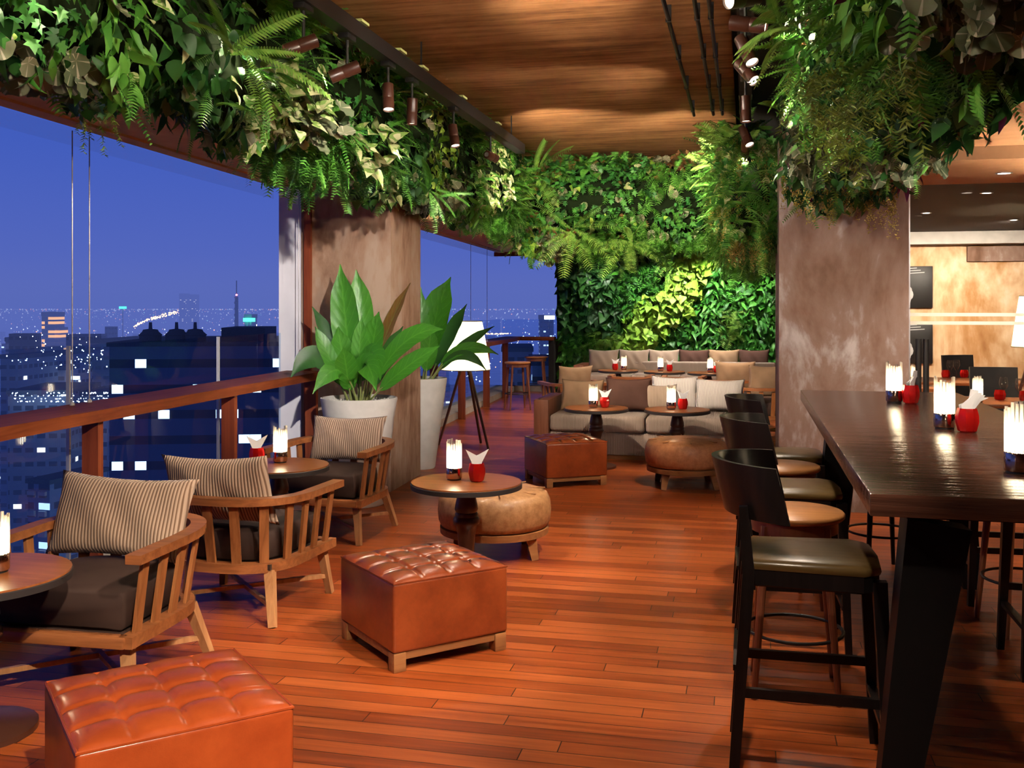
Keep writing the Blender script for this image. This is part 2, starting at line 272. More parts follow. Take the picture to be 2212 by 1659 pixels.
# ------------------------------------------------------------------ mesh helpers
def tag(o, label=None, cat=None, group=None, kind=None):
    for k, v in (('label', label), ('category', cat), ('group', group), ('kind', kind)):
        if v: o[k] = v
    return o
def mk(name, verts, faces, mat, parent=None, smooth=None, uv=None):
    me = bpy.data.meshes.new(name); me.from_pydata([tuple(v) for v in verts], [], faces); me.update()
    for x in (mat if isinstance(mat, (list, tuple)) else [mat]): me.materials.append(x)
    o = bpy.data.objects.new(name, me); COL.objects.link(o)
    if parent: o.parent = parent
    if smooth is not None:
        me.shade_smooth()
        if smooth < 180: me.set_sharp_from_angle(angle=math.radians(smooth))
    return o
class MB:
    def __init__(s): s.v = []; s.f = []
    def add(s, v, f):
        n = len(s.v); s.v += [Vector(p) for p in v]; s.f += [[i+n for i in q] for q in f]; return s
    def box(s, lo, hi, mat=None):
        (a, b, c), (d, e, f) = lo, hi
        v = [Vector(p) for p in ((a,b,c),(d,b,c),(d,e,c),(a,e,c),(a,b,f),(d,b,f),(d,e,f),(a,e,f))]
        if mat is not None: v = [mat @ p for p in v]
        return s.add(v, [(0,3,2,1),(4,5,6,7),(0,1,5,4),(1,2,6,5),(2,3,7,6),(3,0,4,7)])
    def rbox(s, lo, hi, r=.01, seg=2, mat=None):
        bm = bmesh.new(); bmesh.ops.create_cube(bm, size=1)
        for v in bm.verts: v.co = Vector([lo[i] + (v.co[i]+.5)*(hi[i]-lo[i]) for i in range(3)])
        bmesh.ops.bevel(bm, geom=bm.edges[:], offset=r, segments=seg, profile=.5, affect='EDGES')
        if mat is not None: bm.transform(mat)
        bm.verts.index_update(); s.add([v.co.copy() for v in bm.verts], [[v.index for v in f.verts] for f in bm.faces]); bm.free(); return s
    def lathe(s, prof, n=28, c=(0, 0, 0), cap=True, a0=0):
        base = len(s.v); c = Vector(c)
        for r, z in prof:
            for i in range(n):
                a = a0 + 2*PI*i/n; s.v.append(c + Vector((r*math.cos(a), r*math.sin(a), z)))
        for k in range(len(prof)-1):
            for i in range(n):
                j = (i+1) % n; s.f.append([base+k*n+i, base+k*n+j, base+(k+1)*n+j, base+(k+1)*n+i])
        if cap:
            s.f.append([base+i for i in range(n)][::-1]); s.f.append([base+(len(prof)-1)*n+i for i in range(n)])
        return s
    def bar(s, p0, p1, w0, w1=None, n=4, up=(0, 0, 1)):
        """tapered bar of square (n=4) or round section between two points; w = (wx, wy) half sizes or radius"""
        p0, p1 = Vector(p0), Vector(p1); w1 = w0 if w1 is None else w1
        d = (p1-p0).normalized(); u = Vector((1, 0, 0)) if abs(d.x) < .9 else Vector((0, 1, 0))
        a = (u - d*u.dot(d)).normalized(); b = d.cross(a)
        base = len(s.v)
        for p, w in ((p0, w0), (p1, w1)):
            wx, wy = (w, w) if isinstance(w, (int, float)) else w
            for i in range(n):
                t = 2*PI*i/n + (PI/4 if n == 4 else 0); k = math.sqrt(2) if n == 4 else 1
                s.v.append(p + a*(math.cos(t)*wx*k) + b*(math.sin(t)*wy*k))
        for i in range(n):
            j = (i+1) % n; s.f.append([base+i, base+j, base+n+j, base+n+i])
        s.f.append([base+i for i in range(n)][::-1]); s.f.append([base+n+i for i in range(n)]); return s
    def tube(s, pts, r, n=8, closed=False):
        pts = [Vector(p) for p in pts]; m = len(pts); base = len(s.v)
        for i, p in enumerate(pts):
            a, b = pts[(i-1) % m if closed else max(0, i-1)], pts[(i+1) % m if closed else min(m-1, i+1)]
            d = (b-a).normalized(); u = Vector((0, 0, 1)) if abs(d.z) < .9 else Vector((1, 0, 0))
            x = (u - d*u.dot(d)).normalized(); y = d.cross(x); rr = r[i] if isinstance(r, (list, tuple)) else r
            for k in range(n):
                t = 2*PI*k/n; s.v.append(p + x*(rr*math.cos(t)) + y*(rr*math.sin(t)))
        for i in range(m if closed else m-1):
            j = (i+1) % m
            for k in range(n):
                l = (k+1) % n; s.f.append([base+i*n+k, base+i*n+l, base+j*n+l, base+j*n+k])
        if not closed: s.f.append([base+k for k in range(n)][::-1]); s.f.append([base+(m-1)*n+k for k in range(n)])
        return s
    def sweep(s, sections, closed=False):
        """sections: list of equal-length vertex loops"""
        base = len(s.v); n = len(sections[0]); m = len(sections)
        for q in sections: s.v += [Vector(p) for p in q]
        for i in range(m if closed else m-1):
            j = (i+1) % m
            for k in range(n):
                l = (k+1) % n; s.f.append([base+i*n+k, base+i*n+l, base+j*n+l, base+j*n+k])
        if not closed: s.f.append([base+k for k in range(n)][::-1]); s.f.append([base+(m-1)*n+k for k in range(n)])
        return s
    def build(s, name, mat, parent=None, smooth=35): return mk(name, s.v, s.f, mat, parent, smooth)
def thing(name, label, cat, loc=(0, 0, 0), rz=0, group=None):
    o = bpy.data.objects.new(name, None); COL.objects.link(o); o.location = loc; o.rotation_euler = (0, 0, rz); o.empty_display_size = .1
    return tag(o, label, cat, group)
def dup(root, loc, rz, label, group=None):
    r = root.copy(); COL.objects.link(r); r.location = loc; r.rotation_euler = (0, 0, rz); r['label'] = label
    if group: r['group'] = group
    def rec(a, b):
        for ch in list(a.children):
            c = ch.copy(); COL.objects.link(c); c.parent = b; rec(ch, c)
    rec(root, r); return r
def struct(name, mb, mat, parent=None, smooth=35):
    o = mb.build(name, mat, parent, smooth)
    if parent is None: o['kind'] = 'structure'
    return o
def bx(name, lo, hi, mat, parent=None): return struct(name, MB().box(lo, hi), mat, parent)

# ------------------------------------------------------------------ camera
H = 1.6
YAW = math.radians(13.04)
F2 = Vector((-math.sin(YAW), math.cos(YAW), 0)); R2 = Vector((math.cos(YAW), math.sin(YAW), 0))
cd = bpy.data.cameras.new('camera'); cam = bpy.data.objects.new('camera', cd); COL.objects.link(cam)
cd.sensor_width = 36; cd.lens = 36*2177/2212; cd.shift_y = -164.5/2212; cd.clip_end = 20000; cd.clip_start = .05
cam.location = (0, 0, H); cam.rotation_euler = (PI/2, 0, YAW); S.camera = cam
# ------------------------------------------------------------------ setting
def XG(y): return -3.80 - .058*(y-5)          # line of the glass balustrade; the facade runs slightly outwards
def XR(y): return -3.34 - .055*(y-4)          # front edge of the timber counter on it
def prism(pts, z0, z1):
    n = len(pts); b = MB()
    b.add([(x, y, z0) for x, y in pts] + [(x, y, z1) for x, y in pts], [list(range(n))[::-1], [n+i for i in range(n)]] + [[i, (i+1) % n, n+(i+1) % n, n+i] for i in range(n)])
    return b
struct('floor', prism([(XG(-3)-.12, -3), (7, -3), (7, 20), (XG(20)-.12, 20)], -.2, 0), M['floor'])
bx('ceiling', (-3.16, -3, 3.42), (-.09, 12.2, 3.62), M['ceil'])
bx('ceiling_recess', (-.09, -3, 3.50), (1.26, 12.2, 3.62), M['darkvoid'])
struct('ceiling_soffit_left', prism([(XG(-3)-.09, -3), (-3.16, -3), (-3.16, 19.1), (XG(19.1)-.09, 19.1)], 2.68, 3.62), M['soffitbrown'])
bx('ceiling_soffit_back', (-3.16, 12.2, 2.68), (1.26, 19.4, 3.62), M['ceil'])
bx('ceiling_soffit_right', (1.26, -3, 2.64), (7, 7.0, 3.62), M['soffit'])
bx('trim_1', (1.232, 7.0, 2.555), (7, 8.36, 3.62), M['soffit'])
bx('wall_back', (-4.6, -3.2, 0), (7.2, -3, 3.6), M['column'])
bx('wall_right', (7, -3, 0), (7.2, 20, 3.6), M['column'])
bx('pillar_right', (.26, 8.28, 0), (1.231, 9.25, 3.0), M['pillar'])
bx('wall_divider', (.72, 9.251, 0), (1.24, 19.2, 3.0), M['pillar'])
struct('pillar_left', prism([(-3.84, 8.29), (-3.0, 8.29), (-3.04, 9.23), (-3.90, 9.23)], 0, 3.3), M['column'])
struct('wall_pillar_outside', prism([(-4.06, 8.30), (-3.841, 8.30), (-3.901, 9.22), (-4.12, 9.22)], -6, 5), M['white_ext'])
bx('trim_2', (-3.80, 8.255, 0), (-3.735, 8.288, 2.68), M['post'])
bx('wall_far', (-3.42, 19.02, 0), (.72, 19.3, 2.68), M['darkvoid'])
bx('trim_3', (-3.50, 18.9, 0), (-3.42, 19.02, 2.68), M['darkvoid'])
# window heads and thresholds
def facade(n, y0, y1):
    b = MB(); b.sweep([[(XG(y)-.05, y, 2.664), (XG(y)+.07, y, 2.664), (XG(y)+.07, y, 2.682), (XG(y)-.05, y, 2.682)] for y in (y0, y1)])
    w = struct('window_%d' % n, b, M['soffitbrown'])
    c = MB(); c.add([(XG(y0)-.07, y0, 2.56), (XG(y1)-.07, y1, 2.56), (XG(y1)-.07, y1, 2.664), (XG(y0)-.07, y0, 2.664)], [(0, 1, 2, 3)]); c.build('clear_valance', M['glasspart'], w)
    s = MB(); s.sweep([[(XG(y)-.10, y, 0), (XG(y)+.28, y, 0), (XG(y)+.28, y, .10), (XG(y)-.10, y, .10)] for y in (y0, y1)]); s.build('threshold', M['curb'], w)
facade(1, -3, 8.19); facade(2, 9.24, 19.0)
b = MB().box((-4.75, 18.96, 2.60), (-3.5, 19.04, 2.682)); w3 = struct('window_3', b, M['rail'])
MB().box((-4.6, 18.9, 0), (-3.5, 19.05, .10)).build('threshold', M['curb'], w3)
# balustrade glass: separate panels
def panel(y0, y1, label):
    t = thing('balustrade_panel', label, 'glass panel', (XG(y0), y0, .10), 0, 'glass balustrade panels')
    dx = XG(y1) - XG(y0); L_ = y1 - y0
    MB().add([(0, 0, 0), (dx, L_, 0), (dx, L_, 1.28), (0, 0, 1.28), (-.012, 0, 0), (dx-.012, L_, 0), (dx-.012, L_, 1.28), (-.012, 0, 1.28)], [(0, 1, 2, 3)]).build('pane', M['glassrail'], t)
    MB().box((-.012, .001, 0), (.010, .014, 1.28)).build('edge_channel', M['steel'], t)
panel(3.20, 5.06, 'blue tinted glass balustrade panel behind the near armchair')
panel(5.08, 6.95, 'blue tinted glass balustrade panel behind the middle armchair and small table')
panel(6.97, 8.18, 'narrow blue tinted glass balustrade panel next to the brown pillar')
panel(1.0, 3.18, 'blue tinted glass balustrade panel at the left edge')
panel(9.3, 12.0, 'glass balustrade panel behind the tall planter')
panel(12.02, 15.4, 'glass balustrade panel behind the floor lamp')
panel(15.42, 18.9, 'glass balustrade panel behind the two far stools')
t = thing('balustrade_panel', 'glass balustrade panel across the far end window', 'glass panel', (-4.6, 19.0, .10), 0, 'glass balustrade panels')
MB().add([(0, 0, 0), (1.1, 0, 0), (1.1, 0, 1.28), (0, 0, 1.28)], [(0, 1, 2, 3)]).build('pane', M['glassrail'], t)
MB().box((1.085, -.02, 0), (1.10, 0, 1.28)).build('edge_channel', M['steel'], t)
# timber counters along the balustrade
def counter(y0, y1, posts, label):
    t = thing('window_counter', label, 'counter', (0, 0, 0))
    b = MB(); b.sweep([[(XR(y)-.355, y, .985), (XR(y), y, .985), (XR(y)+.002, y, 1.05), (XR(y)-.355, y, 1.05)] for y in np.linspace(y0, y1, 5)]); b.build('counter_top', M['rail'], t)
    for y in posts: MB().box((XR(y)-.13, y, 0), (XR(y)-.03, y+.045, .985)).build('post', M['post'], t)
    return t
counter(-.5, 8.18, (1.5, 3.15, 4.81, 6.47, 8.05), 'red timber counter on posts along the near window')
ct = counter(9.3, 18.55, (10.6, 12.3, 13.9, 15.7, 17.4), 'red timber counter on posts along the far window, turning the corner')
MB().rbox((-4.5, 18.55, .985), (-3.52, 18.95, 1.05), .006).build('end_top', M['rail'], ct)
MB().box((-3.60, 18.58, 0), (-3.50, 18.9, .985)).build('post', M['darkvoid'], ct)
# stay cables
def cable(x, y, z0, label):
    t = thing('stay_cable', label, 'cable', (x, y, z0), 0, 'thin steel stay cables at the windows')
    MB().tube([(0, 0, 0), (0, 0, 2.60-z0)], .004, 5).build('wire', M['steel'], t); MB().lathe([(.014, 0), (.014, .012), (.006, .02)], 10).build('anchor', M['steel'], t)
cable(-3.70, 4.98, 1.05, 'left wire of the cable pair in front of the city view')
cable(-3.72, 5.16, 1.05, 'right wire of the cable pair in front of the city view')
cable(-3.79, 8.13, 1.05, 'single stay wire next to the brown pillar')
cable(-3.99, 10.2, 1.05, 'single stay wire above the floor lamp')
cable(-4.1, 14.9, 1.05, 'left wire of the cable pair above the far stools')
cable(-4.1, 15.9, 1.05, 'right wire of the cable pair above the far stools')
# glazed partition and restaurant shell
d1 = struct('door_1', MB().box((1.234, 8.335, 0), (6.9, 8.347, 2.554)), M['glasspart'])
for z in (1.535, 1.47): MB().box((1.24, 8.328, z), (4.6, 8.334, z+.026)).build('frosted_stripe', M['stripe'], d1)
for x in (1.30, 1.355): MB().tube([(x, 8.28, .25), (x, 8.28, 1.36)], .022, 14).build('handle', M['black'], d1)
for z in (.4, 1.15):
    for x in (1.30, 1.355): MB().tube([(x, 8.28, z), (x, 8.336, z)], .009, 8).build('handle_bracket', M['black'], d1)
MB().box((1.233, 8.325, 0), (1.247, 8.36, 2.554)).build('side_channel', M['steel'], d1)
bx('wall_restaurant', (1.24, 15.5, 0), (7, 15.7, 3.0), M['restwall'])
bx('trim_4', (3.08, 15.44, 2.26), (6.9, 15.499, 2.47), M['pillar'])
bx('trim_5', (1.25, 15.2, 2.50), (6.99, 15.498, 2.675), M['pot'])
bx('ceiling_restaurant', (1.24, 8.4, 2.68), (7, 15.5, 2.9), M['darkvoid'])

# ------------------------------------------------------------------ lounge armchair (faces -y)
def upath(w, ry, front, n, p=2.7):
    pts = []
    m = n
    for i in range(m+1):
        a = PI*i/m; c, s_ = math.cos(a), math.sin(a)
        pts.append(Vector((w*math.copysign(abs(c)**(2/p), c), ry*abs(s_)**(2/p), 0)))
    pre = [Vector((w, front + (0-front)*k/4, 0)) for k in range(4)]
    return pre + pts + [Vector((-w, 0 + front*k/4, 0)) for k in range(1, 5)]
def along(path, t):
    ls = [0]
    for a, b in zip(path, path[1:]): ls.append(ls[-1] + (b-a).length)
    d = t*ls[-1]
    for i in range(len(path)-1):
        if d <= ls[i+1] + 1e-9:
            k = (d-ls[i])/max(1e-9, ls[i+1]-ls[i]); tg = (path[i+1]-path[i]).normalized(); return path[i].lerp(path[i+1], k), tg
    return path[-1], (path[-1]-path[-2]).normalized()
def band(path, wid, z0, z1, zfun=None):
    secs = []
    for i, p in enumerate(path):
        tg = (path[min(i+1, len(path)-1)] - path[max(i-1, 0)]).normalized(); nrm = Vector((tg.y, -tg.x, 0))
        dz = zfun(p) if zfun else 0
        a, b = p + nrm*wid/2, p - nrm*wid/2
        secs.append([(b.x, b.y, z0+dz), (a.x, a.y, z0+dz), (a.x, a.y, z1+dz), (b.x, b.y, z1+dz)])
    return MB().sweep(secs)
def make_armchair(label):
    t = thing('lounge_armchair', label, 'armchair')
    rail = upath(.375, .365, -.37, 28); base = upath(.335, .315, -.36, 28)
    band(rail, .068, .595, .632, lambda p: .012*max(0, p.y/.36)).build('top_rail', M['teakx'], t)
    fr = band(base, .06, .258, .305)
    fr.rbox((-.335, -.375, .258), (.335, -.315, .305), .008).build('seat_frame', M['teakx'], t)
    MB().box((-.30, -.33, .27), (.30, .26, .298)).build('seat_deck', M['seatdk'], t)
    for i in range(13):
        k = .045 + .91*i/12
        (a, ta), (c, _) = along(base, k), along(rail, k)
        nrm = Vector((ta.y, -ta.x, 0)); s = MB(); secs = []
        for p, z in ((a, .30), (c, .60)):
            secs.append([p + ta*x*.024 + nrm*y*.008 + Vector((0, 0, z)) for x, y in ((-1, -1), (1, -1), (1, 1), (-1, 1))])
        s.sweep(secs).build('slat', M['teak'], t)
    for sx in (-1, 1):
        MB().bar((sx*.34, -.335, 0), (sx*.305, -.295, .262), (.017, .017), (.024, .022)).build('leg', M['teakleg'], t)
        MB().bar((sx*.345, .315, 0), (sx*.285, .235, .262), (.017, .017), (.024, .022)).build('leg', M['teakleg'], t)
    MB().bar((-.32, -.31, .10), (.32, .29, .10), .011).build('stretcher', M['teakleg'], t)
    MB().bar((.32, -.31, .10), (-.32, .29, .10), .011).build('stretcher', M['teakleg'], t)
    c = MB(); path = upath(.285, .265, -.30, 20, 3.2); n = len(path); lv = []
    for z, k in ((.300, .93), (.315, .99), (.40, 1.0), (.445, .98), (.462, .93), (.472, .80), (.478, .4)):
        lv.append([Vector((p.x*k, (p.y+.02)*k-.02, z)) for p in path])
    c.sweep(lv).build('seat_cushion', M['seatdk'], t, 60)
    return t
a0 = make_armchair('slatted teak armchair nearest the camera, holding a big ribbed pillow'); a0['group'] = 'slatted lounge armchairs'
a0.location = (-2.72, 3.86, 0); a0.rotation_euler = (0, 0, math.radians(2))
dup(a0, (-2.63, 4.97, 0), PI - math.radians(3), 'slatted teak armchair seen from behind in the middle of the window row')
dup(a0, (-2.86, 6.72, 0), math.radians(-2), 'slatted teak armchair in front of the round white planter')
dup(a0, (-.22, 13.95, 0), PI + .1, 'slatted armchair seen from behind the sofa, right of the far tables')
dup(a0, (.24, 12.75, 0), PI + .25, 'slatted armchair half hidden by the grey pillar behind the sofa')
dup(a0, (-2.15, 12.95, 0), PI + .5, 'slatted armchair behind the left end of the near sofa')
dup(a0, (-1.50, 14.3, 0), PI, 'slatted armchair facing the leftmost far table')
dup(a0, (-.95, 14.35, 0) if False else (-.98, 14.4, 0), PI - .1, 'slatted armchair facing the middle far table')

# ------------------------------------------------------------------ pillows: local x = width, z = height, y = thickness
def pillow_mesh(name, w, h, th, mat, seed=0, nu=26, nv=18):
    r = random.Random(seed); b = MB(); idx = {}; ph = r.random()*6
    for side in (1, -1):
        for i in range(nu+1):
            for j in range(nv+1):
                u, v = 2*i/nu-1, 2*j/nv-1
                if (i in (0, nu) or j in (0, nv)) and side == -1: idx[(side, i, j)] = idx[(1, i, j)]; continue
                x = w/2*u*(1-.07*(1-v*v)); z = h/2*v*(1-.13*(1-u*u))
                f = max(0, (1-u*u)*(1-v*v))**.42
                y = side*th/2*f + .010*math.sin(3*u+ph)*(1-v*v) + .006*math.sin(9*u+4*v+ph)*f
                idx[(side, i, j)] = len(b.v); b.v.append(Vector((x, y, z+h/2)))
        for i in range(nu):
            for j in range(nv):
                q = [idx[(side, i, j)], idx[(side, i+1, j)], idx[(side, i+1, j+1)], idx[(side, i, j+1)]]
                b.f.append(q if side == -1 else q[::-1])
    return b.build(name, mat, None, 180)
def pillow(loc, rz, lean, roll, w, h, th, mat, label, group, seed=0):
    o = pillow_mesh('scatter_pillow', w, h, th, M[mat], seed); o.location = loc
    o.rotation_euler = (Matrix.Rotation(rz, 3, 'Z') @ Matrix.Rotation(lean, 3, 'X') @ Matrix.Rotation(roll, 3, 'Y')).to_euler()
    return tag(o, label, 'pillow', group)
G1 = 'ribbed pillows on the window armchairs'
pillow((-2.76, 4.00, .470), math.radians(4), math.radians(-18), math.radians(2), .68, .385, .18, 'taupe', 'large ribbed taupe pillow on the nearest armchair', G1, 1)
pillow((-2.64, 4.79, .475), math.radians(-4), math.radians(15), math.radians(-2), .63, .385, .17, 'taupe', 'ribbed taupe pillow poking above the middle armchair seen from behind', G1, 2)
pillow((-2.84, 6.88, .475), math.radians(-3), math.radians(-16), math.radians(-1), .59, .345, .16, 'taupe', 'ribbed taupe pillow on the armchair by the planter', G1, 3)

# ------------------------------------------------------------------ leather cube ottoman
def make_ottoman(label, lm, a=.295):
    t = thing('leather_ottoman', label, 'ottoman'); n = 56
    b = MB().rbox((-a, -a, .085), (a, a, .392), .014, 3)
    g = MB()
    for i in range(n+1):
        for j in range(n+1):
            u, v = i/n, j/n
            q = (abs(math.sin(4*PI*u))**.24) * (abs(math.sin(4*PI*v))**.24)
            z = .390 + .015*q + .020*(1-(2*u-1)**4)*(1-(2*v-1)**4)
            for k in (1, 2, 3):
                for l in (1, 2, 3):
                    z -= .016*math.exp(-((u-k/4)**2+(v-l/4)**2)/.0012)
            g.v.append(Vector(((2*u-1)*(a-.004), (2*v-1)*(a-.004), z)))
    for i in range(n):
        for j in range(n):
            q = [i*(n+1)+j, (i+1)*(n+1)+j, (i+1)*(n+1)+j+1, i*(n+1)+j+1]; g.f.append(q)
    b.build('upholstered_body', lm, t, 50); g.build('tufted_top', lm, t, 180)
    c = a-.004
    MB().tube([(-c, -c, .391), (c, -c, .391), (c, c, .391), (-c, c, .391)], .006, 6, True).build('piping', lm, t)
    fr = MB()
    for s in (-1, 1): fr.rbox((-a+.02, s*(a-.03)-.018, .05), (a-.02, s*(a-.03)+.018, .086), .003); fr.rbox((s*(a-.03)-.018, -a+.02, .05), (s*(a-.03)+.018, a-.02, .086), .003)
    fr.build('base_frame', M['footwood'], t)
    for sx in (-1, 1):
        for sy in (-1, 1):
            MB().rbox((sx*(a-.035)-.03, sy*(a-.035)-.03, 0), (sx*(a-.035)+.03, sy*(a-.035)+.03, .084), .003).build('leg', M['footwood'], t)
    return t
OG = 'square tufted leather ottomans'
o = make_ottoman('bright orange leather ottoman in the bottom left corner', M['leather'], .308); o['group'] = OG
o.location = (-1.765, 2.823, 0); o.rotation_euler = (0, 0, math.radians(45))
o = make_ottoman('chestnut leather ottoman in the middle of the floor before the round table', M['leatherdk']); o['group'] = OG
o.location = (-1.50, 4.585, 0); o.rotation_euler = (0, 0, math.radians(45.5))
dup(o, (-1.62, 9.16, 0), math.radians(32), 'chestnut leather ottoman in front of the near sofa')
# ------------------------------------------------------------------ round pouf
def make_pouf(label, mat, R=.365):
    t = thing('round_pouf', label, 'pouf')
    MB().lathe([(R-.05, .185), (R-.015, .192), (R, .225), (R+.006, .29), (R, .355), (R-.02, .395), (R-.06, .412), (R*.6, .424), (.02, .426)], 44).build('upholstered_seat', M[mat], t, 60)
    MB().lathe([(R-.03, .135), (R-.012, .14), (R-.008, .18), (R-.03, .186)], 44).build('wood_ring', M['footwood'], t)
    s = MB()
    for k in range(4): a = k*PI/4; s.tube([(R*.92*math.cos(a)*x, R*.92*math.sin(a)*x, .4235-.006*abs(x)) for x in (-1, -.5, 0, .5, 1)], .004, 5)
    s.build('seam', M[mat], t)
    for k in range(4):
        a = PI/4 + k*PI/2; p = Vector((math.cos(a), math.sin(a), 0))
        MB().bar(p*(R-.035), p*(R-.07) + Vector((0, 0, .137)), (.022, .022), (.034, .034)).build('leg', M['footwood'], t)
    return t
p = make_pouf('round tan suede pouf tucked behind the front round table', 'suede'); p.location = (-1.60, 6.40, 0); p.rotation_euler = (0, 0, .35)
p = make_pouf('round ginger suede pouf before the right half of the sofa', 'suedeor'); p.location = (-.52, 9.20, 0); p.rotation_euler = (0, 0, .2)

# ------------------------------------------------------------------ round pedestal table
def make_table(label):
    t = thing('pedestal_table', label, 'table')
    MB().lathe([(.30, .560), (.322, .566), (.322, .590), (.318, .593)], 56).build('rim', M['rim'], t)
    MB().lathe([(.3175, .590), (.3175, .600)], 56).build('table_top', M['tabletop'], t)
    MB().lathe([(.20, 0), (.20, .022), (.16, .035), (.055, .05), (.045, .09), (.045, .20), (.052, .30), (.060, .345), (.074, .355), (.078, .372), (.074, .39), (.064, .40), (.066, .415), (.060, .425), (.068, .44), (.064, .47), (.052, .52), (.046, .562)], 30).build('turned_column', M['turned'], t, 50)
    return t
t0 = make_table('round table cut off at the left edge, before the nearest armchair'); t0['group'] = 'round pedestal tables'; t0.location = (-2.81, 3.25, 0)
TT = {'T0': (-2.81, 3.25)}
def at(px, d): lat = (px-1106)/2177*d; p = F2*d + R2*lat; return (p.x, p.y)
for k, (pos, lab) in {'T1': ((-2.90, 5.92), 'round table between the middle and the planter armchairs by the window'),
                      'T2': ((-1.567, 5.60), 'round table standing in front of the tan suede pouf'),
                      'T3': (at(1288, 10.12), 'round table before the left half of the sofa'),
                      'T4': (at(1463, 9.95), 'round table before the right half of the sofa'),
                      'T5': (at(1335, 16.2), 'far round table, leftmost of the three before the green wall'),
                      'T6': (at(1435, 15.9), 'far round table, middle of the three before the green wall'),
                      'T7': (at(1530, 15.6), 'far round table, rightmost of the three before the green wall')}.items():
    TT[k] = pos; dup(t0, (pos[0], pos[1], 0), random.random()*.3, lab)

# ------------------------------------------------------------------ glass rod lamp and red napkin cup
def make_lamp(label):
    t = thing('rod_lamp', label, 'table lamp')
    MB().lathe([(.040, 0), (.040, .008)], 24).build('foot', M['black'], t)
    MB().lathe([(.044, .008), (.046, .012), (.046, .066), (.044, .070), (.030, .070)], 28).build('metal_base', M['chrome'], t)
    MB().lathe([(.026, .078), (.029, .084), (.029, .155), (.026, .162)], 20).build('glowing_core', M['core'], t, 180)
    r = random.Random(4); s = MB()
    for k in range(18):
        a = 2*PI*k/18; h = .205 + .035*r.random(); x, y = .0395*math.cos(a), .0395*math.sin(a)
        s.tube([(x, y, .068), (x, y, h)], .0058, 7)
    s.build('glass_rods', M['rods'], t, 40)
    return t
def make_cup(label, fan=False):
    t = thing('red_cup', label, 'cup')
    MB().lathe([(.030, 0), (.040, .006), (.050, .045), (.049, .075), (.041, .105), (.037, .105), (.044, .075), (.045, .045), (.034, .012)], 9, cap=False).build('cup', M['red'], t, 20)
    for k, (sx, tilt) in enumerate(((-1, .5), (1, .55), (-1, .28), (1, .3))):
        b = MB(); dy = .010*(k-1.5)
        P = [(sx*-.022, dy, .03), (sx*.022, dy, .03), (sx*.030, dy, .11), (sx*(.02+tilt*.09), dy+.004, .185-.02*(k > 1)), (sx*-.026, dy+.002, .135)]
        if fan: P = [(sx*-.02, dy, .03), (sx*.02, dy, .03), (sx*.034, dy, .12), (.045+.018*k, dy, .185-.012*k), (.01+.012*k, dy+.002, .19-.012*k)]
        n = len(P); b.add(P + [(x, y+.005, z) for x, y, z in P], [list(range(n)), [n+i for i in range(n)][::-1]] + [[i, n+i, n+(i+1) % n, (i+1) % n] for i in range(n)])
        b.build('napkin', M['napkin'], t, None)
    return t
l0 = make_lamp('glass rod lamp cut off at the left edge on the near table'); l0['group'] = 'glass rod table lamps'; l0.location = (-2.765, 3.28, .60)
c0 = make_cup('red glass cup of napkins on the table between the window armchairs'); c0['group'] = 'red glass napkin cups'; c0.location = (-3.05, 5.92, .60); c0.rotation_euler = (0, 0, .5)
cf = make_cup('red glass cup of fanned napkins in the middle of the bar table', True); cf['group'] = 'red glass napkin cups'; cf.location = (.955, 4.79, 1.052); cf.rotation_euler = (0, 0, .2)
def off(k, dr, df=0): p = TT[k]; return (p[0] + R2.x*dr + F2.x*df, p[1] + R2.y*dr + F2.y*df)
for pos, z, lab in (((-2.935, 6.02), .60, 'glass rod lamp on the table between the window armchairs'), ((-1.652, 5.64), .60, 'glass rod lamp on the front round table before the pouf'),
                    (off('T3', -.03), .60, 'glass rod lamp on the table at the left half of the sofa'), (off('T4', -.06), .60, 'glass rod lamp on the table at the right half of the sofa'),
                    (off('T5', .095), .60, 'glass rod lamp on the leftmost far table'), (off('T6', -.06), .60, 'glass rod lamp on the middle far table'), (off('T7', .03), .60, 'glass rod lamp on the rightmost far table'),
                    ((.84, 6.19), 1.052, 'glass rod lamp at the far end of the bar table'), ((.88, 4.90), 1.052, 'glass rod lamp in the middle of the bar table'), ((.885, 3.64), 1.052, 'glass rod lamp at the near end of the bar table, cut by the right edge'),
                    ((1.80, 11.65), .752, 'glass rod lamp inside the restaurant, beside the door handles'), ((2.03, 9.75), .752, 'glass rod lamp on the near restaurant table behind the glass')):
    dup(l0, (pos[0], pos[1], z), random.random()*3, lab)
for pos, z, rz, lab in ((off('T2', .06, .0), .60, .15, 'red glass cup of napkins on the front round table before the pouf'),
                    (off('T3', .085), .60, .1, 'red glass cup of napkins on the table at the left half of the sofa'), (off('T4', .055), .60, .3, 'red glass cup of napkins on the table at the right half of the sofa'),
                    (off('T5', -.045), .60, .1, 'red glass cup of napkins on the leftmost far table'), (off('T6', .085), .60, .2, 'red glass cup of napkins on the middle far table'), (off('T7', .13), .60, .8, 'red glass cup of napkins on the rightmost far table')):
    dup(c0, (pos[0], pos[1], z), YAW+rz, lab)
dup(cf, (.925, 6.15, 1.052), .9, 'red glass cup of napkins at the far end of the bar table')

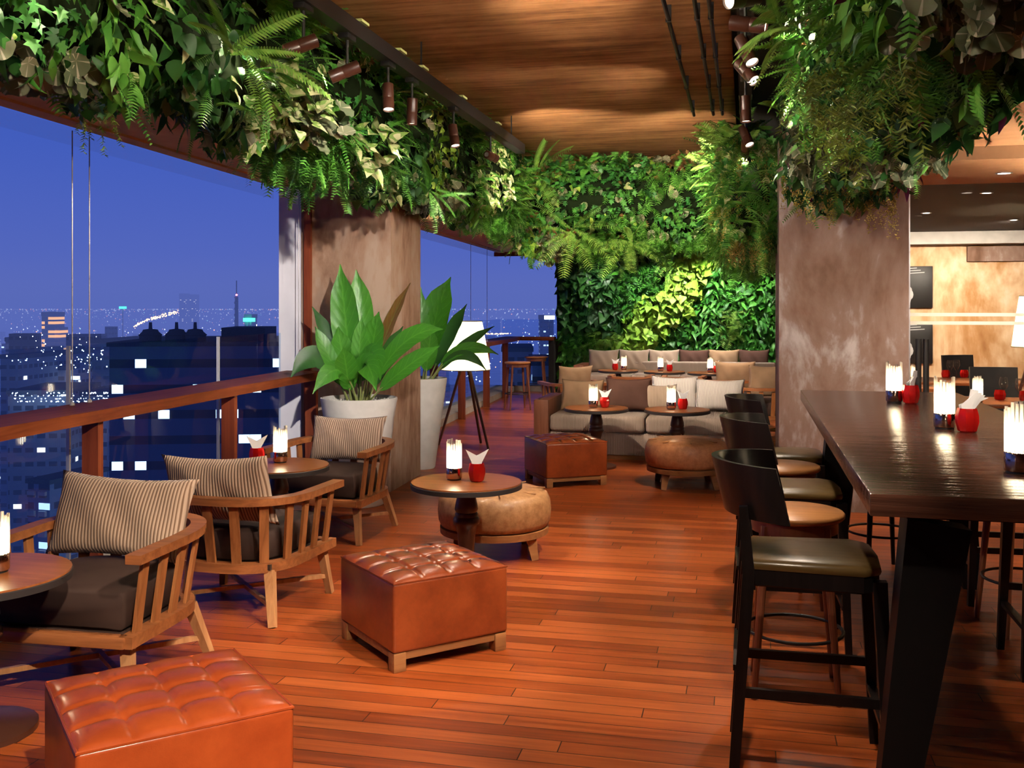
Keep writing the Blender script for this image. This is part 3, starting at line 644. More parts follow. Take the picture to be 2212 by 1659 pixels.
# ------------------------------------------------------------------ sofas
def sofa(name, label, x0, x1, y0, nseat, depth=.92, dz=0):
    t = thing(name, label, 'sofa', (0, 0, 0))
    for a, b in ((x0, x0+.16), (x1-.16, x1)): MB().rbox((a, y0, 0), (b, y0+depth, .62), .008).build('arm', M['sofawood'], t)
    MB().rbox((x0+.16, y0+.06, .05), (x1-.16, y0+depth, .285), .015).build('base', M['sofafab'], t)
    MB().box((x0+.2, y0+.10, 0), (x1-.2, y0+depth-.05, .05)).build('plinth', M['footwood'], t)
    MB().rbox((x0+.16, y0+depth-.16, .285), (x1-.16, y0+depth, .66), .03, 3).build('backrest', M['sofafab'], t)
    w = (x1-x0-.32)/nseat
    for i in range(nseat): MB().rbox((x0+.16+w*i+.004, y0+.02, .287), (x0+.16+w*(i+1)-.004, y0+depth-.165, .465), .045, 4).build('seat_cushion', M['sofafab'], t, 60)
    return t
sofa('timber_sofa', 'corduroy sofa with chunky timber arms in the middle of the lounge', -2.20, .16, 10.52, 2)
sofa('timber_sofa', 'long corduroy sofa against the green plant wall', -2.86, .66, 17.0, 4)
G2 = 'pillows on the near sofa'
def spil(px, d, w, h, mat, lab, g, seed, rz=0, lean=-18, roll=0, z=.468):
    x, y = at(px, d); pillow((x, y, z), rz, math.radians(lean), math.radians(roll), w, h, .16, mat, lab, g, seed)
spil(1256, 11.08, .48, .36, 'tan', 'tan linen pillow at the left arm of the near sofa', G2, 5)
spil(1357, 11.0, .50, .385, 'cocoa', 'dark cocoa pillow in the middle of the near sofa', G2, 6, .1, -20)
spil(1427, 10.98, .36, .31, 'taupefine', 'small ribbed taupe pillow leaning on a brighter one', G2, 7, .1, -18)
spil(1456, 11.16, .52, .385, 'cream', 'pale pillow half hidden behind the small ribbed one', G2, 8, 0, -14)
spil(1552, 10.96, .54, .375, 'cream', 'large pale ribbed pillow at the right end of the near sofa', G2, 9, -.12, -20)
G3 = 'pillows along the far sofa'
for i, (px, mat, lab) in enumerate(((1302, 'taupefine', 'taupe pillow at the left end of the far sofa'), (1368, 'taupefine', 'second taupe pillow from the left on the far sofa'), (1433, 'taupefine', 'taupe pillow left of the cocoa one in the middle of the far sofa'),
                                   (1498, 'cocoa', 'dark cocoa pillow in the middle of the far sofa'), (1563, 'tan', 'tan pillow behind the rightmost far table'), (1628, 'cocoa', 'dark cocoa pillow at the right end of the far sofa'))):
    spil(px, 17.75, .54, .42, mat, lab, G3, 20+i)
G4 = 'pillows on the armchairs behind the near sofa'
spil(1238, 13.05, .46, .40, 'tan', 'tan pillow on the armchair behind the left end of the sofa', G4, 31, .5, 16, 0, .475)
spil(1588, 13.75, .54, .42, 'tan', 'tan pillow on the armchair behind the sofa, right of the far tables', G4, 32, 0, 16, 0, .475)
spil(1655, 12.55, .50, .44, 'tan', 'tan pillow on the armchair half hidden by the grey pillar', G4, 33, .25, 16, 0, .475)

# ------------------------------------------------------------------ bar table, chairs and stools
t = thing('bar_table', 'long dark wenge high table along the right side', 'table', (.845, 5.06, 0))
MB().rbox((-.487, -1.925, .985), (.487, 1.925, 1.052), .004).build('table_top', M['bar'], t)
MB().box((-.36, -1.70, .94), (.36, 1.70, .985)).build('under_frame', M['barleg'], t)
for sx in (-1, 1):
    MB().bar((sx*.415, -1.80, 0), (sx*.275, -1.74, .942), (.050, .045), (.092, .075)).build('leg', M['barleg'], t)
    MB().bar((sx*.415, 1.15, 0), (sx*.275, 1.10, .942), (.050, .045), (.105, .075)).build('leg', M['barleg'], t)
def make_bar_chair(label):      # faces +x
    t = thing('bar_chair', label, 'bar chair')
    for sy in (-1, 1):
        s = MB(); s.bar((-.255, sy*.205, 0), (-.205, sy*.195, .70), (.017, .017), (.021, .021)); s.bar((-.205, sy*.195, .70), (-.222, sy*.205, .93), (.021, .021), (.014, .014)); s.build('leg', M['blackwood'], t)
        MB().bar((.245, sy*.215, 0), (.215, sy*.195, .70), (.015, .015), (.023, .023)).build('leg', M['blackwood'], t)
        MB().bar((-.235, sy*.20, .30), (.235, sy*.207, .30), (.010, .016)).build('stretcher', M['blackwood'], t)
    MB().bar((.232, -.205, .22), (.232, .205, .22), (.016, .010)).build('footrest', M['blackwood'], t)
    MB().bar((-.24, -.20, .38), (-.24, .20, .38), (.016, .010)).build('stretcher', M['blackwood'], t)
    out = [(-.21, -.185), (.17, -.215), (.225, -.17), (.235, 0), (.225, .17), (.17, .215), (-.21, .185), (-.225, 0)]
    def loop(k, z): return [Vector((x*k, y*k, z)) for x, y in out]
    MB().sweep([loop(.95, .655), loop(.97, .66), loop(.97, .712)]).build('seat_frame', M['blackwood'], t)
    MB().sweep([loop(.98, .713), loop(1.0, .725), loop(.99, .738), loop(.90, .749), loop(.5, .752)]).build('seat', M['seatolive'], t, 50)
    secs = []
    for i in range(19):
        a = math.radians(-84 + 168*i/18); rr = .235
        q = []
        for z, lean, th in ((.875, 0, -.010), (.875, 0, .010), (.97, -.022, .012), (1.062, -.046, .009), (1.062, -.046, -.009), (.97, -.022, -.012)):
            r_ = rr + th; q.append((-.045 - r_*math.cos(a)*1.0 + lean, r_*math.sin(a)*1.0, z + .012*math.cos(a)))
        secs.append(q)
    MB().sweep(secs).build('backrest', M['blackwood'], t, 40)
    return t
bc = make_bar_chair('black bar chair nearest the camera, left of the high table'); bc['group'] = 'black bar chairs'; bc.location = (.215, 3.70, 0)
dup(bc, (.21, 5.05, 0), .03, 'black bar chair, second along the left side of the high table')
dup(bc, (.21, 6.20, 0), -.04, 'black bar chair farthest along the left side of the high table')
dup(bc, (1.41, 4.91, 0), PI, 'black bar chair under the right side of the high table')
dup(bc, (1.41, 6.05, 0), PI+.05, 'black bar chair farthest along the right side of the high table')
dup(bc, (1.40, 4.05, 0), PI, 'black bar chair at the right edge under the high table')
def make_stool(label, legm, seatm, ring=True):
    t = thing('round_stool', label, 'bar stool')
    MB().lathe([(.17, .715), (.195, .72), (.205, .73), (.205, .742), (.198, .75), (.02, .753)], 40).build('seat', M[seatm], t, 50)
    MB().lathe([(.165, .665), (.178, .668), (.178, .714), (.165, .715)], 40).build('apron', M[legm], t)
    for k in range(4):
        a = PI/4 + k*PI/2; p = Vector((math.cos(a), math.sin(a), 0))
        MB().bar(p*.235, p*.165 + Vector((0, 0, .70)), .012, .021, 10).build('leg', M[legm], t)
    MB().tube([(.198*math.cos(2*PI*k/32), .198*math.sin(2*PI*k/32), .25) for k in range(32)], .0075, 8, True).build('foot_ring', M['black'], t)
    return t
st = make_stool('round honey topped stool behind the nearest bar chair', 'redleg', 'seatorange'); st['group'] = 'round bar stools'; st.location = (.20, 4.40, 0)
dup(st, (.19, 5.66, 0), .3, 'round honey topped stool between the second and farthest bar chairs')
dup(st, (1.36, 5.48, 0), .2, 'round stool with reddish legs under the right side of the high table')
sb = make_stool('black legged round stool pushed under the far end of the high table', 'blackwood', 'seatorange'); sb['group'] = 'round bar stools'; sb.location = (.80, 6.45, 0); sb.rotation_euler = (0, 0, .35)
x, y = at(1118, 15.9); dup(st, (x, y, 0), .5, 'tall wooden stool at the far window counter, the left of two'); x, y = at(1158, 17.7); dup(st, (x, y, 0), .1, 'tall wooden stool at the far window counter, the right of two')

# ------------------------------------------------------------------ floor lamps
def floor_lamp(label, loc, zs0, zs1, r0, r1):
    t = thing('floor_lamp', label, 'floor lamp', loc)
    s = MB(); s.lathe([(r0, zs0), (r1, zs1)], 40, cap=False).build('lamp_shade', M['shade'], t, 180)
    for z, r in ((zs0, r0), (zs1, r1)): MB().tube([(r*math.cos(2*PI*k/40), r*math.sin(2*PI*k/40), z) for k in range(40)], .004, 6, True).build('shade_ring', M['rim'], t)
    for k, a in enumerate((-.50, PI*.93, PI*.42)):
        p = Vector((math.cos(a), math.sin(a), 0)); MB().bar(p*.36, p*.03 + Vector((0, 0, zs0+.10)), (.010, .016), (.013, .022)).build('leg', M['turned'], t)
    MB().lathe([(.0, zs0+.16), (.035, zs0+.18), (.05, zs0+.23), (.035, zs0+.28), (.0, zs0+.30)], 16, cap=False).build('bulb', M['core'], t, 180)
    return t
fx, fy = at(1006, 11.6)
floor_lamp('tripod floor lamp with a glowing cream shade behind the tall planter', (fx, fy, 0), .89, 1.445, .285, .19)
rx, ry = at(2243, 11.1)
floor_lamp('added off-frame floor lamp lighting the soffit right of the bar table', (2.75, 6.6, 0), 1.1, 1.65, .28, .2)  # added off-frame lamp that brightens the right soffit
floor_lamp('added unseen floor lamp behind the camera by the near end of the window counter', (-3.0, -.7, 0), 1.1, 1.65, .28, .2)  # added lamp behind the camera, brightens the left soffit
floor_lamp('glowing lamp shade inside the restaurant at the right edge', (rx, ry, 0), 1.17, 1.73, .27, .19)

# ------------------------------------------------------------------ planters with paddle-leaved plants
def paddle(parent, b, c, e, w, mat='paddle', face=(0, -1, .25), stalk=.22, n=14, wav=.0):
    """leaf on a bent midrib b->c->e; the stalk is the first part of it"""
    b, c, e = Vector(b), Vector(c), Vector(e); V = []; U = []; fc = Vector(face)
    for i in range(n+1):
        s = i/n; p = b*(1-s)**2 + c*2*s*(1-s) + e*s*s; tg = ((c-b)*(1-s) + (e-c)*s).normalized()
        side = tg.cross(fc).normalized(); nrm = side.cross(tg).normalized()
        k = 0 if s < stalk else (s-stalk)/(1-stalk)
        hw = .007 if s < stalk else max(.003, 1.12*w*(math.sin(PI*min(1, k*.90+.07))**.62)*(1 if k < .72 else (1-((k-.72)/.28)**1.6)))
        for j in (-2, -1, 0, 1, 2):
            fold = .22*abs(j)*hw*.5 + wav*math.sin(i*1.7+j)*hw*(abs(j)/2)
            V.append(p + side*hw*j/2 + nrm*fold); U.append((.5 + j/4, s))
    Fc = [[i*5+j, i*5+j+1, (i+1)*5+j+1, (i+1)*5+j] for i in range(n) for j in range(4)]
    o = mk('leaf', V, Fc, M[mat], parent, 180)
    uvl = o.data.uv_layers.new(name='UVMap')
    for lp in o.data.loops: uvl.data[lp.index].uv = U[lp.vertex_index]
    s_ = MB(); pts = []
    for i in range(7): s = i/6*max(stalk, .1)*1.15; pts.append(b*(1-s)**2 + c*2*s*(1-s) + e*s*s + Vector((0, 0, 0)))
    s_.tube(pts, [.010-.004*i/6 for i in range(7)], 6).build('stalk', M['stalk'], o)
    return o
def cf_(parent_loc):   # camera-plane frame at a planter: (right, up, towards the viewer)
    def f(r, u, tw): return R2*r - F2*tw + Vector((0, 0, u))
    return f
def pebbles(t, R, z, n=230):
    r = random.Random(3); V = MB()
    for k in range(n):
        a, q = r.random()*2*PI, R*math.sqrt(r.random()); s = .012+.010*r.random()
        c = Vector((q*math.cos(a), q*math.sin(a), z + .004 + .012*r.random()))
        M3 = Euler((r.random()*3, r.random()*3, 0)).to_matrix()
        P = [c + M3 @ Vector((x*s, y*s*.8, zz*s*.6)) for x, y, zz in ((1,0,0),(-1,0,0),(0,1,0),(0,-1,0),(0,0,1),(0,0,-1),)]
        V.add(P, [(0,2,4),(2,1,4),(1,3,4),(3,0,4),(2,0,5),(1,2,5),(3,1,5),(0,3,5)])
    o = V.build('pebbles', M['pebble'], t, 180); o['kind'] = 'stuff'
pl = thing('potted_plant', 'big paddle-leaved plant in a wide white cement bowl before the brown pillar', 'potted plant', (-3.075, 7.74, 0))
MB().lathe([(.20, 0), (.215, .02), (.285, .70), (.312, .85), (.312, .868), (.298, .870), (.285, .82), (.02, .82)], 48).build('pot', M['pot'], pl, 40)
pebbles(pl, .275, .825)
f = cf_(None); z0 = .83
LV = [  # (base r, tw), mid (r, u, tw), tip (r, u, tw), width, material, facing
    ((-.03, .02), (-.10, .55, .02), (-.165, 1.13, -.06), .105, 'paddle', (-.1, 1)),
    ((.00, -.05), (.02, .60, -.12), (-.05, 1.09, -.16), .10, 'paddle', (.15, 1)),
    ((.05, -.04), (.16, .55, -.16), (.40, .98, -.20), .060, 'paddlebrown', (-.6, .8)),
    ((.06, .05), (.32, .62, .16), (.70, .60, .20), .075, 'paddle', (-.2, .7)),
    ((.08, .07), (.36, .30, .25), (.68, .47, .30), .070, 'paddle', (-.35, .8)),
    ((-.06, .00), (-.18, .45, -.02), (-.40, .78, -.08), .055, 'dark', (.3, .9)),
    ((-.08, .05), (-.28, .62, .18), (-.50, .22, .26), .085, 'dark', (.2, .6)),
    ((-.07, .06), (-.22, .40, .18), (-.33, .62, .15), .055, 'paddle', (.4, .9)),
    ((.00, .09), (-.10, .50, .24), (-.30, .10, .40), .070, 'paddle', (.3, .8)),
    ((.02, .08), (.06, .58, .22), (.20, .12, .42), .085, 'paddle', (-.1, .8)),
    ((.03, .07), (.14, .66, .18), (.22, .20, .34), .09, 'paddle', (-.2, .9)),
    ((.04, -.02), (.10, .48, -.04), (.16, .74, -.02), .085, 'paddle', (-.25, 1)),
    ((.0, .03), (.0, .40, .05), (.03, .70, .05), .06, 'paddle', (.1, 1)),
    ((-.04, .0), (-.14, .35, .02), (-.16, .62, .06), .085, 'paddle', (.3, 1)),
    ((-.05, .08), (-.07, .28, .20), (-.08, .46, .30), .080, 'paddle', (.2, 1)),
    ((.07, .0), (.20, .34, -.02), (.36, .62, .0), .065, 'dark', (-.4, .9)),
    ((-.1, -.05), (-.26, .35, -.1), (-.32, .66, -.12), .07, 'dark', (.4, .9)),
]
for (br, bt), m_, e_, w_, mt, (fr_, fv) in LV:
    paddle(pl, Vector((0, 0, z0)) + f(br, 0, bt), Vector((0, 0, z0)) + f(*m_), Vector((0, 0, z0)) + f(*e_), w_, mt, (R2*fr_ - F2*fv + Vector((0, 0, .25))), .20, 16, .06)
pl2 = thing('potted_plant', 'paddle-leaved plant in a tall tapered white planter right of the brown pillar', 'potted plant', (-3.165, 9.62, 0))
MB().lathe([(.135, 0), (.145, .015), (.262, .88), (.262, .90), (.246, .902), (.238, .85), (.02, .85)], 44).build('pot', M['pot'], pl2, 40)
pebbles(pl2, .235, .855, 160)
z0 = .86
for (br, bt), m_, e_, w_, mt, (fr_, fv) in [
    ((.02, 0), (.06, .55, .0), (.30, 1.05, -.02), .14, 'paddle', (-.25, 1)), ((.04, .02), (.10, .45, .02), (.20, .85, .05), .09, 'paddle', (-.3, 1)),
    ((.08, .04), (.24, .40, .0), (.46, .78, -.05), .075, 'dark', (-.5, .9)), ((.10, .08), (.34, .34, .14), (.74, .56, .12), .052, 'dark', (-.5, .8)),
    ((.10, .10), (.36, .50, .2), (.78, .28, .18), .055, 'paddle', (-.4, .8)), ((.10, .10), (.40, .48, .22), (.66, .13, .24), .045, 'dark', (-.4, .7)),
    ((-.02, .03), (-.04, .45, .05), (.0, .95, .0), .10, 'paddle', (.2, 1)), ((-.05, 0), (-.12, .5, 0), (-.25, .9, -.05), .10, 'paddle', (.3, 1)),
    ((.05, .06), (.08, .30, .1), (.12, .55, .12), .08, 'paddle', (.1, 1)), ((-.05, .05), (-.2, .45, .1), (-.45, .5, .15), .08, 'dark', (.3, .8)), ((.03, -.04), (.10, .5, -.1), (.14, .80, -.2), .09, 'dark', (-.2, 1))]:
    paddle(pl2, Vector((0, 0, z0)) + f(br, 0, bt), Vector((0, 0, z0)) + f(*m_), Vector((0, 0, z0)) + f(*e_), w_, mt, (R2*fr_ - F2*fv + Vector((0, 0, .25))), .20, 16, .06)

# ------------------------------------------------------------------ restaurant behind the glass
def plain_table(label, lo, hi):
    t = thing('dining_table', label, 'table', (lo[0], lo[1], 0)); w, d = hi[0]-lo[0], hi[1]-lo[1]
    MB().rbox((0, 0, .715), (w, d, .75), .004).build('table_top', M['tabletop'], t)
    for x in (.06, w-.06):
        for y in (.06, d-.06): MB().bar((x, y, 0), (x, y, .716), .03).build('leg', M['barleg'], t)
plain_table('near dining table inside the restaurant, behind the glass', (1.92, 9.60), (3.5, 10.4))
plain_table('farther dining table inside the restaurant by the plaster wall', (1.9, 12.3), (3.4, 13.2))
plain_table('dining table in the restaurant left of the door handles', (1.5, 11.3), (2.1, 11.9))
def dining_chair(label, loc, rz):
    t = thing('dining_chair', label, 'chair', loc, rz, 'black leather dining chairs')
    MB().rbox((-.23, -.23, .42), (.23, .22, .48), .02).build('seat', M['black'], t)
    s = []
    for i in range(9):
        a = -1 + i/4; s.append([(a*.23, .20-.05*a*a*0+.03*(1-a*a), .46), (a*.23, .235+.03*(1-a*a), .46), (a*.23, .275+.03*(1-a*a), 1.0), (a*.23, .245+.03*(1-a*a), 1.0)])
    MB().sweep(s).build('backrest', M['black'], t)
    for x in (-.2, .2):
        for y in (-.2, .2): MB().bar((x, y, 0), (x*.95, y*.95, .43), .016).build('leg', M['black'], t)
dining_chair('black leather dining chair behind the near restaurant table', (2.47, 10.78, 0), .1)
dining_chair('black leather dining chair at the right edge of the restaurant', (3.12, 10.78, 0), -.1)
dining_chair('black leather dining chair by the plaster wall', (2.75, 13.55, 0), .5)
def wine_glass(label, loc):
    t = thing('wine_glass', label, 'wine glass', loc, 0, 'wine glasses in the restaurant')
    MB().lathe([(.034, 0), (.034, .003), (.005, .008), (.004, .09), (.02, .11), (.040, .15), (.038, .18), (.030, .22)], 20, cap=False).build('glass', M['wineglass'], t, 180)
wine_glass('wine glass left on the near restaurant table', (at(2168, 9.15)[0], at(2168, 9.15)[1], .752))
wine_glass('wine glass right on the near restaurant table', (at(2203, 9.0)[0], at(2203, 9.0)[1], .752))
wine_glass('left wine glass on the farther restaurant table', (at(2052, 12.1)[0], at(2052, 12.1)[1], .752))
wine_glass('right wine glass on the farther restaurant table', (at(2066, 12.2)[0], at(2066, 12.2)[1], .752))
def votive(label, loc):
    o = MB().lathe([(.036, 0), (.046, .01), (.052, .05), (.042, .09), (.038, .09), (.046, .05), (.03, .012)], 10, cap=False).build('red_votive', M['red'], None, 20); o.location = loc
    tag(o, label, 'candle cup', 'red votive cups in the restaurant')
votive('red votive beside the wine glass on the near restaurant table', (at(2160, 9.3)[0], at(2160, 9.3)[1], .752))
votive('red votive at the right edge of the near restaurant table', (at(2214, 9.2)[0], at(2214, 9.2)[1], .752))
votive('left red votive on the farther restaurant table', (at(2043, 12.25)[0], at(2043, 12.25)[1], .752))
votive('right red votive on the farther restaurant table', (at(2083, 12.3)[0], at(2083, 12.3)[1], .752))
for px, lab, z0_, z1_ in ((1985, 'dark framed poster hung higher on the restaurant wall', 1.60, 2.20), (1987, 'dark framed poster hung lower on the restaurant wall', .80, 1.38)):
    t = thing('framed_poster', lab, 'picture', (2.52, 15.455, z0_), 0, 'framed posters')
    h = z1_-z0_
    MB().rbox((-.62, 0, 0), (.10, .04, h), .006).build('frame', M['black'], t)
    b = MB()
    for k in range(7):
        a = k*.9; cx, cz = -.30+.07*math.cos(a*1.7), h*.42+.14*math.sin(a); r = .05+.02*(k % 3)
        b.add([(cx+r*math.cos(2*PI*i/12), -.003-.0005*k, cz+r*1.2*math.sin(2*PI*i/12)) for i in range(12)], [list(range(12))[::-1]])
    for k in range(3): b.box((-.32, -.003, h*.84+.035*k), (.02-.05*k, -.001, h*.84+.035*k+.012), Matrix.Rotation(-.06, 4, 'Y'))
    b.build('print', M['grey'], t, None)
# ------------------------------------------------------------------ leaf templates: base at origin, tip along +y, face +z
def T_strip(prof, fold=.25, arch=.25, cols=2):
    v, u, f = [], [], []
    for i, (y, w) in enumerate(prof):
        for j in (-1, 0, 1): v.append((j*w, y, fold*abs(j)*w - arch*y*y)); u.append((.5+j*.5*min(1, w/.45), y))
    for i in range(len(prof)-1):
        for j in range(2): a = i*3+j; f.append((a, a+1, a+4, a+3))
    return v, u, f
def T_fan(out, cup=.15, c=(0, .35), pleat=0):
    v = [(c[0], c[1], -cup)]; u = [(.5, c[1])]; f = []
    for i, (x, y) in enumerate(out): v.append((x, y, pleat*(-1)**i - .2*y*y)); u.append((x+.5, y))
    n = len(out)
    for i in range(n): f.append((0, 1+i, 1+(i+1) % n))
    return v, u, f
def T_frond(n=17, w=.22, arch=.5, shape=1.0):
    v, u, f = [], [], []
    for i in range(n):
        y = .06 + .93*i/(n-1); z = -arch*y*y; L_ = w*(math.sin(PI*min(1, .12+.88*(1-y*.93)))**.8)*shape; h = .55/(n)
        for s in (-1, 1):
            b = len(v); v += [(0, y-h, z), (s*L_*.55, y+h*.1, z-.02), (s*L_, y+h*1.6, z-.06*L_/w), (s*L_*.5, y+h*1.25, z-.015), (0, y+h*.5, z)]; u += [(.5, y)]*5
            f.append((b, b+1, b+3, b+4) if s > 0 else (b+4, b+3, b+1, b)); f.append((b+1, b+2, b+3) if s > 0 else (b+3, b+2, b+1))
    b = len(v); v += [(-.006, 0, 0), (.006, 0, 0), (.004, .95, -arch*.9), (-.004, .95, -arch*.9)]; u += [(.5, .5)]*4; f.append((b, b+1, b+2, b+3))
    return v, u, f
def T_spray(n=70, seed=1, ln=.16):
    r = random.Random(seed); v, u, f = [], [], []
    for i in range(n):
        y = .02+.98*r.random(); a = r.random()*2*PI; l = ln*(1.1-.6*y)*(.6+.6*r.random()); d = Vector((math.cos(a), .55, math.sin(a))).normalized()*l
        o = Vector((0, y, 0)); s = d.cross(Vector((r.random()-.5, r.random()-.5, r.random()-.5))).normalized()*.009
        b = len(v); v += [tuple(o-s), tuple(o+s), tuple(o+d*.6+s*.8), tuple(o+d)]; u += [(.5, y)]*4; f.append((b, b+1, b+2, b+3))
    return v, u, f
def T_raceme(n=60, seed=2):
    r = random.Random(seed); v, u, f = [], [], []
    for i in range(n):
        y = r.random(); R_ = .14*(1-.75*y)*(.3+.7*r.random()); a = r.random()*2*PI; c = Vector((R_*math.cos(a), y, R_*math.sin(a))); s = .030*(1.1-.5*y)
        b = len(v); M3 = Euler((r.random()*6, r.random()*6, r.random()*6)).to_matrix()
        for q in ((1, 0, 0), (-.5, .87, 0), (-.5, -.87, 0), (0, 0, 1.2)): v.append(tuple(c + M3 @ Vector(q)*s)); u.append((.5, y))
        f += [(b, b+1, b+3), (b+1, b+2, b+3), (b+2, b, b+3), (b, b+2, b+1)]
    return v, u, f
heart = [(0, .05), (.05, .30), (.18, .42), (.38, .40), (.60, .29), (.82, .13), (1, .01)]
ivyo = [(.10, -.02), (.42, .06), (.26, .28), (.48, .52), (.20, .58), (0, 1.0), (-.20, .58), (-.48, .52), (-.26, .28), (-.42, .06), (-.10, -.02), (0, .08)]
TPL = {'heart': T_strip(heart, .30, .28), 'lance': T_strip([(0, .02), (.15, .10), (.4, .17), (.7, .11), (1, .005)], .3, .5),
       'ivy': T_fan(ivyo, .10), 'round': T_fan([(.5*math.sin(a), .42-.5*math.cos(a)) for a in [2*PI*(i+.5)/18 for i in range(18)]], .16, (0, .25), .035),
       'frond': T_frond(), 'longfrond': T_frond(26, .16, .35), 'spray': T_spray(), 'raceme': T_raceme(),
       'lobed': T_fan([(.08, 0), (.40, .10), (.2, .2), (.5, .40), (.22, .45), (.42, .68), (.15, .68), (0, 1), (-.15, .68), (-.42, .68), (-.22, .45), (-.5, .40), (-.2, .2), (-.40, .10), (-.08, 0), (0, .05)], .05),
       'sprig': T_frond(7, .34, .25)}
for k, (v, u, f) in list(TPL.items()):
    TPL[k] = (np.array(v, float), np.array(u, float), np.array([i for q in f for i in q], int), np.array([len(q) for q in f], int))
class Leaves:
    def __init__(s): s.items = {}
    def add(s, tpl, mat, pos, tip, nrm, size):
        s.items.setdefault((tpl, mat), []).append((pos, tip, nrm, size))
    def build(s, name, extra=None):
        V, LI, LT, MI, UV = [], [], [], [], []; nv = 0; mats = []
        for (tp, mt), it in s.items.items():
            v, u, li, lt = TPL[tp]; k = len(it)
            P = np.array([i[0] for i in it], float); T = np.array([i[1] for i in it], float); Nn = np.array([i[2] for i in it], float); Z = np.array([i[3] for i in it], float)
            T /= np.linalg.norm(T, axis=1, keepdims=True)+1e-9
            Nn = Nn - T*np.sum(T*Nn, axis=1, keepdims=True); Nn /= np.linalg.norm(Nn, axis=1, keepdims=True)+1e-9
            X = np.cross(T, Nn)
            W = (v[None, :, 0:1]*X[:, None, :] + v[None, :, 1:2]*T[:, None, :] + v[None, :, 2:3]*Nn[:, None, :])*Z[:, None, None] + P[:, None, :]
            V.append(W.reshape(-1, 3)); LI.append((li[None, :] + nv + np.arange(k)[:, None]*len(v)).ravel()); LT.append(np.tile(lt, k))
            UV.append(np.tile(u[li], (k, 1))); MI.append(np.full(k*len(lt), len(mats))); mats.append(mt); nv += k*len(v)
        V = np.concatenate(V); LI = np.concatenate(LI); LT = np.concatenate(LT); MI = np.concatenate(MI); UV = np.concatenate(UV)
        me = bpy.data.meshes.new(name); me.vertices.add(len(V)); me.vertices.foreach_set('co', V.astype(np.float32).ravel())
        me.loops.add(len(LI)); me.loops.foreach_set('vertex_index', LI.astype(np.int32))
        me.polygons.add(len(LT)); st = np.concatenate([[0], np.cumsum(LT)[:-1]]); me.polygons.foreach_set('loop_start', st.astype(np.int32))
        me.polygons.foreach_set('material_index', MI.astype(np.int32))
        uvl = me.uv_layers.new(name='UVMap'); uvl.data.foreach_set('uv', UV.astype(np.float32).ravel())
        for mt in mats: me.materials.append(M[mt])
        me.update(calc_edges=True); me.validate(); me.shade_smooth()
        o = bpy.data.objects.new(name, me); COL.objects.link(o); return o
def unit(): 
    v = RNG.normal(size=3); return v/np.linalg.norm(v)
DOWN = np.array((0, 0, -1.0)); UP = np.array((0, 0, 1.0))
SPEC = {  # template, material, size range, number per point
 'pothos': ('heart', 'pothos', .075, .125, 1), 'cream': ('heart', 'cream_leaf', .07, .11, 1), 'ivy': ('ivy', 'ivy', .055, .09, 1), 'limeivy': ('heart', 'ivylight', .05, .08, 1),
 'begonia': ('round', 'begonia', .085, .13, 1), 'fern': ('frond', 'fern', .18, .30, 1), 'limefern': ('frond', 'fernlight', .18, .30, 1), 'feather': ('spray', 'feather', .2, .34, 1),
 'yellow': ('raceme', 'yellow', .14, .22, 1), 'dark': ('heart', 'dark', .07, .12, 1), 'russet': ('lobed', 'russet', .06, .10, 1), 'lobed': ('lobed', 'ivy', .065, .105, 1),
 'purple': ('lance', 'purple', .10, .15, 1), 'lance': ('lance', 'fern', .10, .17, 1), 'sprig': ('sprig', 'fern', .10, .16, 1), 'darklance': ('lance', 'dark', .09, .15, 1),
 'wallg': ('heart', 'wallgreen', .10, .17, 1), 'walllime': ('heart', 'walllime', .13, .19, 1), 'wallsprig': ('sprig', 'wallgreen', .14, .26, 1), 'walllance': ('lance', 'wallgreen', .14, .24, 1), 'wallfern': ('frond', 'fernlight', .22, .36, 1), 'walldark': ('heart', 'dark', .16, .28, 1)}
def put(lv, sp, pos, out, k=1.0):
    tp, mt, s0, s1, _ = SPEC[sp]; sz = (s0 + (s1-s0)*RNG.random())*k; r = unit(); r2 = unit()
    if tp in ('spray', 'raceme'): tip = DOWN*1.2 + out*.25 + r*.25; n = out + r2*.2
    elif tp in ('frond', 'longfrond'): tip = out*.8 + r*.75 + UP*.05; n = UP + out*.5 + r2*.2
    elif tp == 'round': tip = DOWN*.8 + out*.25 + r*.6; n = out*1.2 + UP*.35 + r2*.5
    else: tip = DOWN*.7 + out*.55 + r*.7; n = out*.9 + UP*.45 + r2*.6
    lv.add(tp, mt, pos, tip, n, sz)
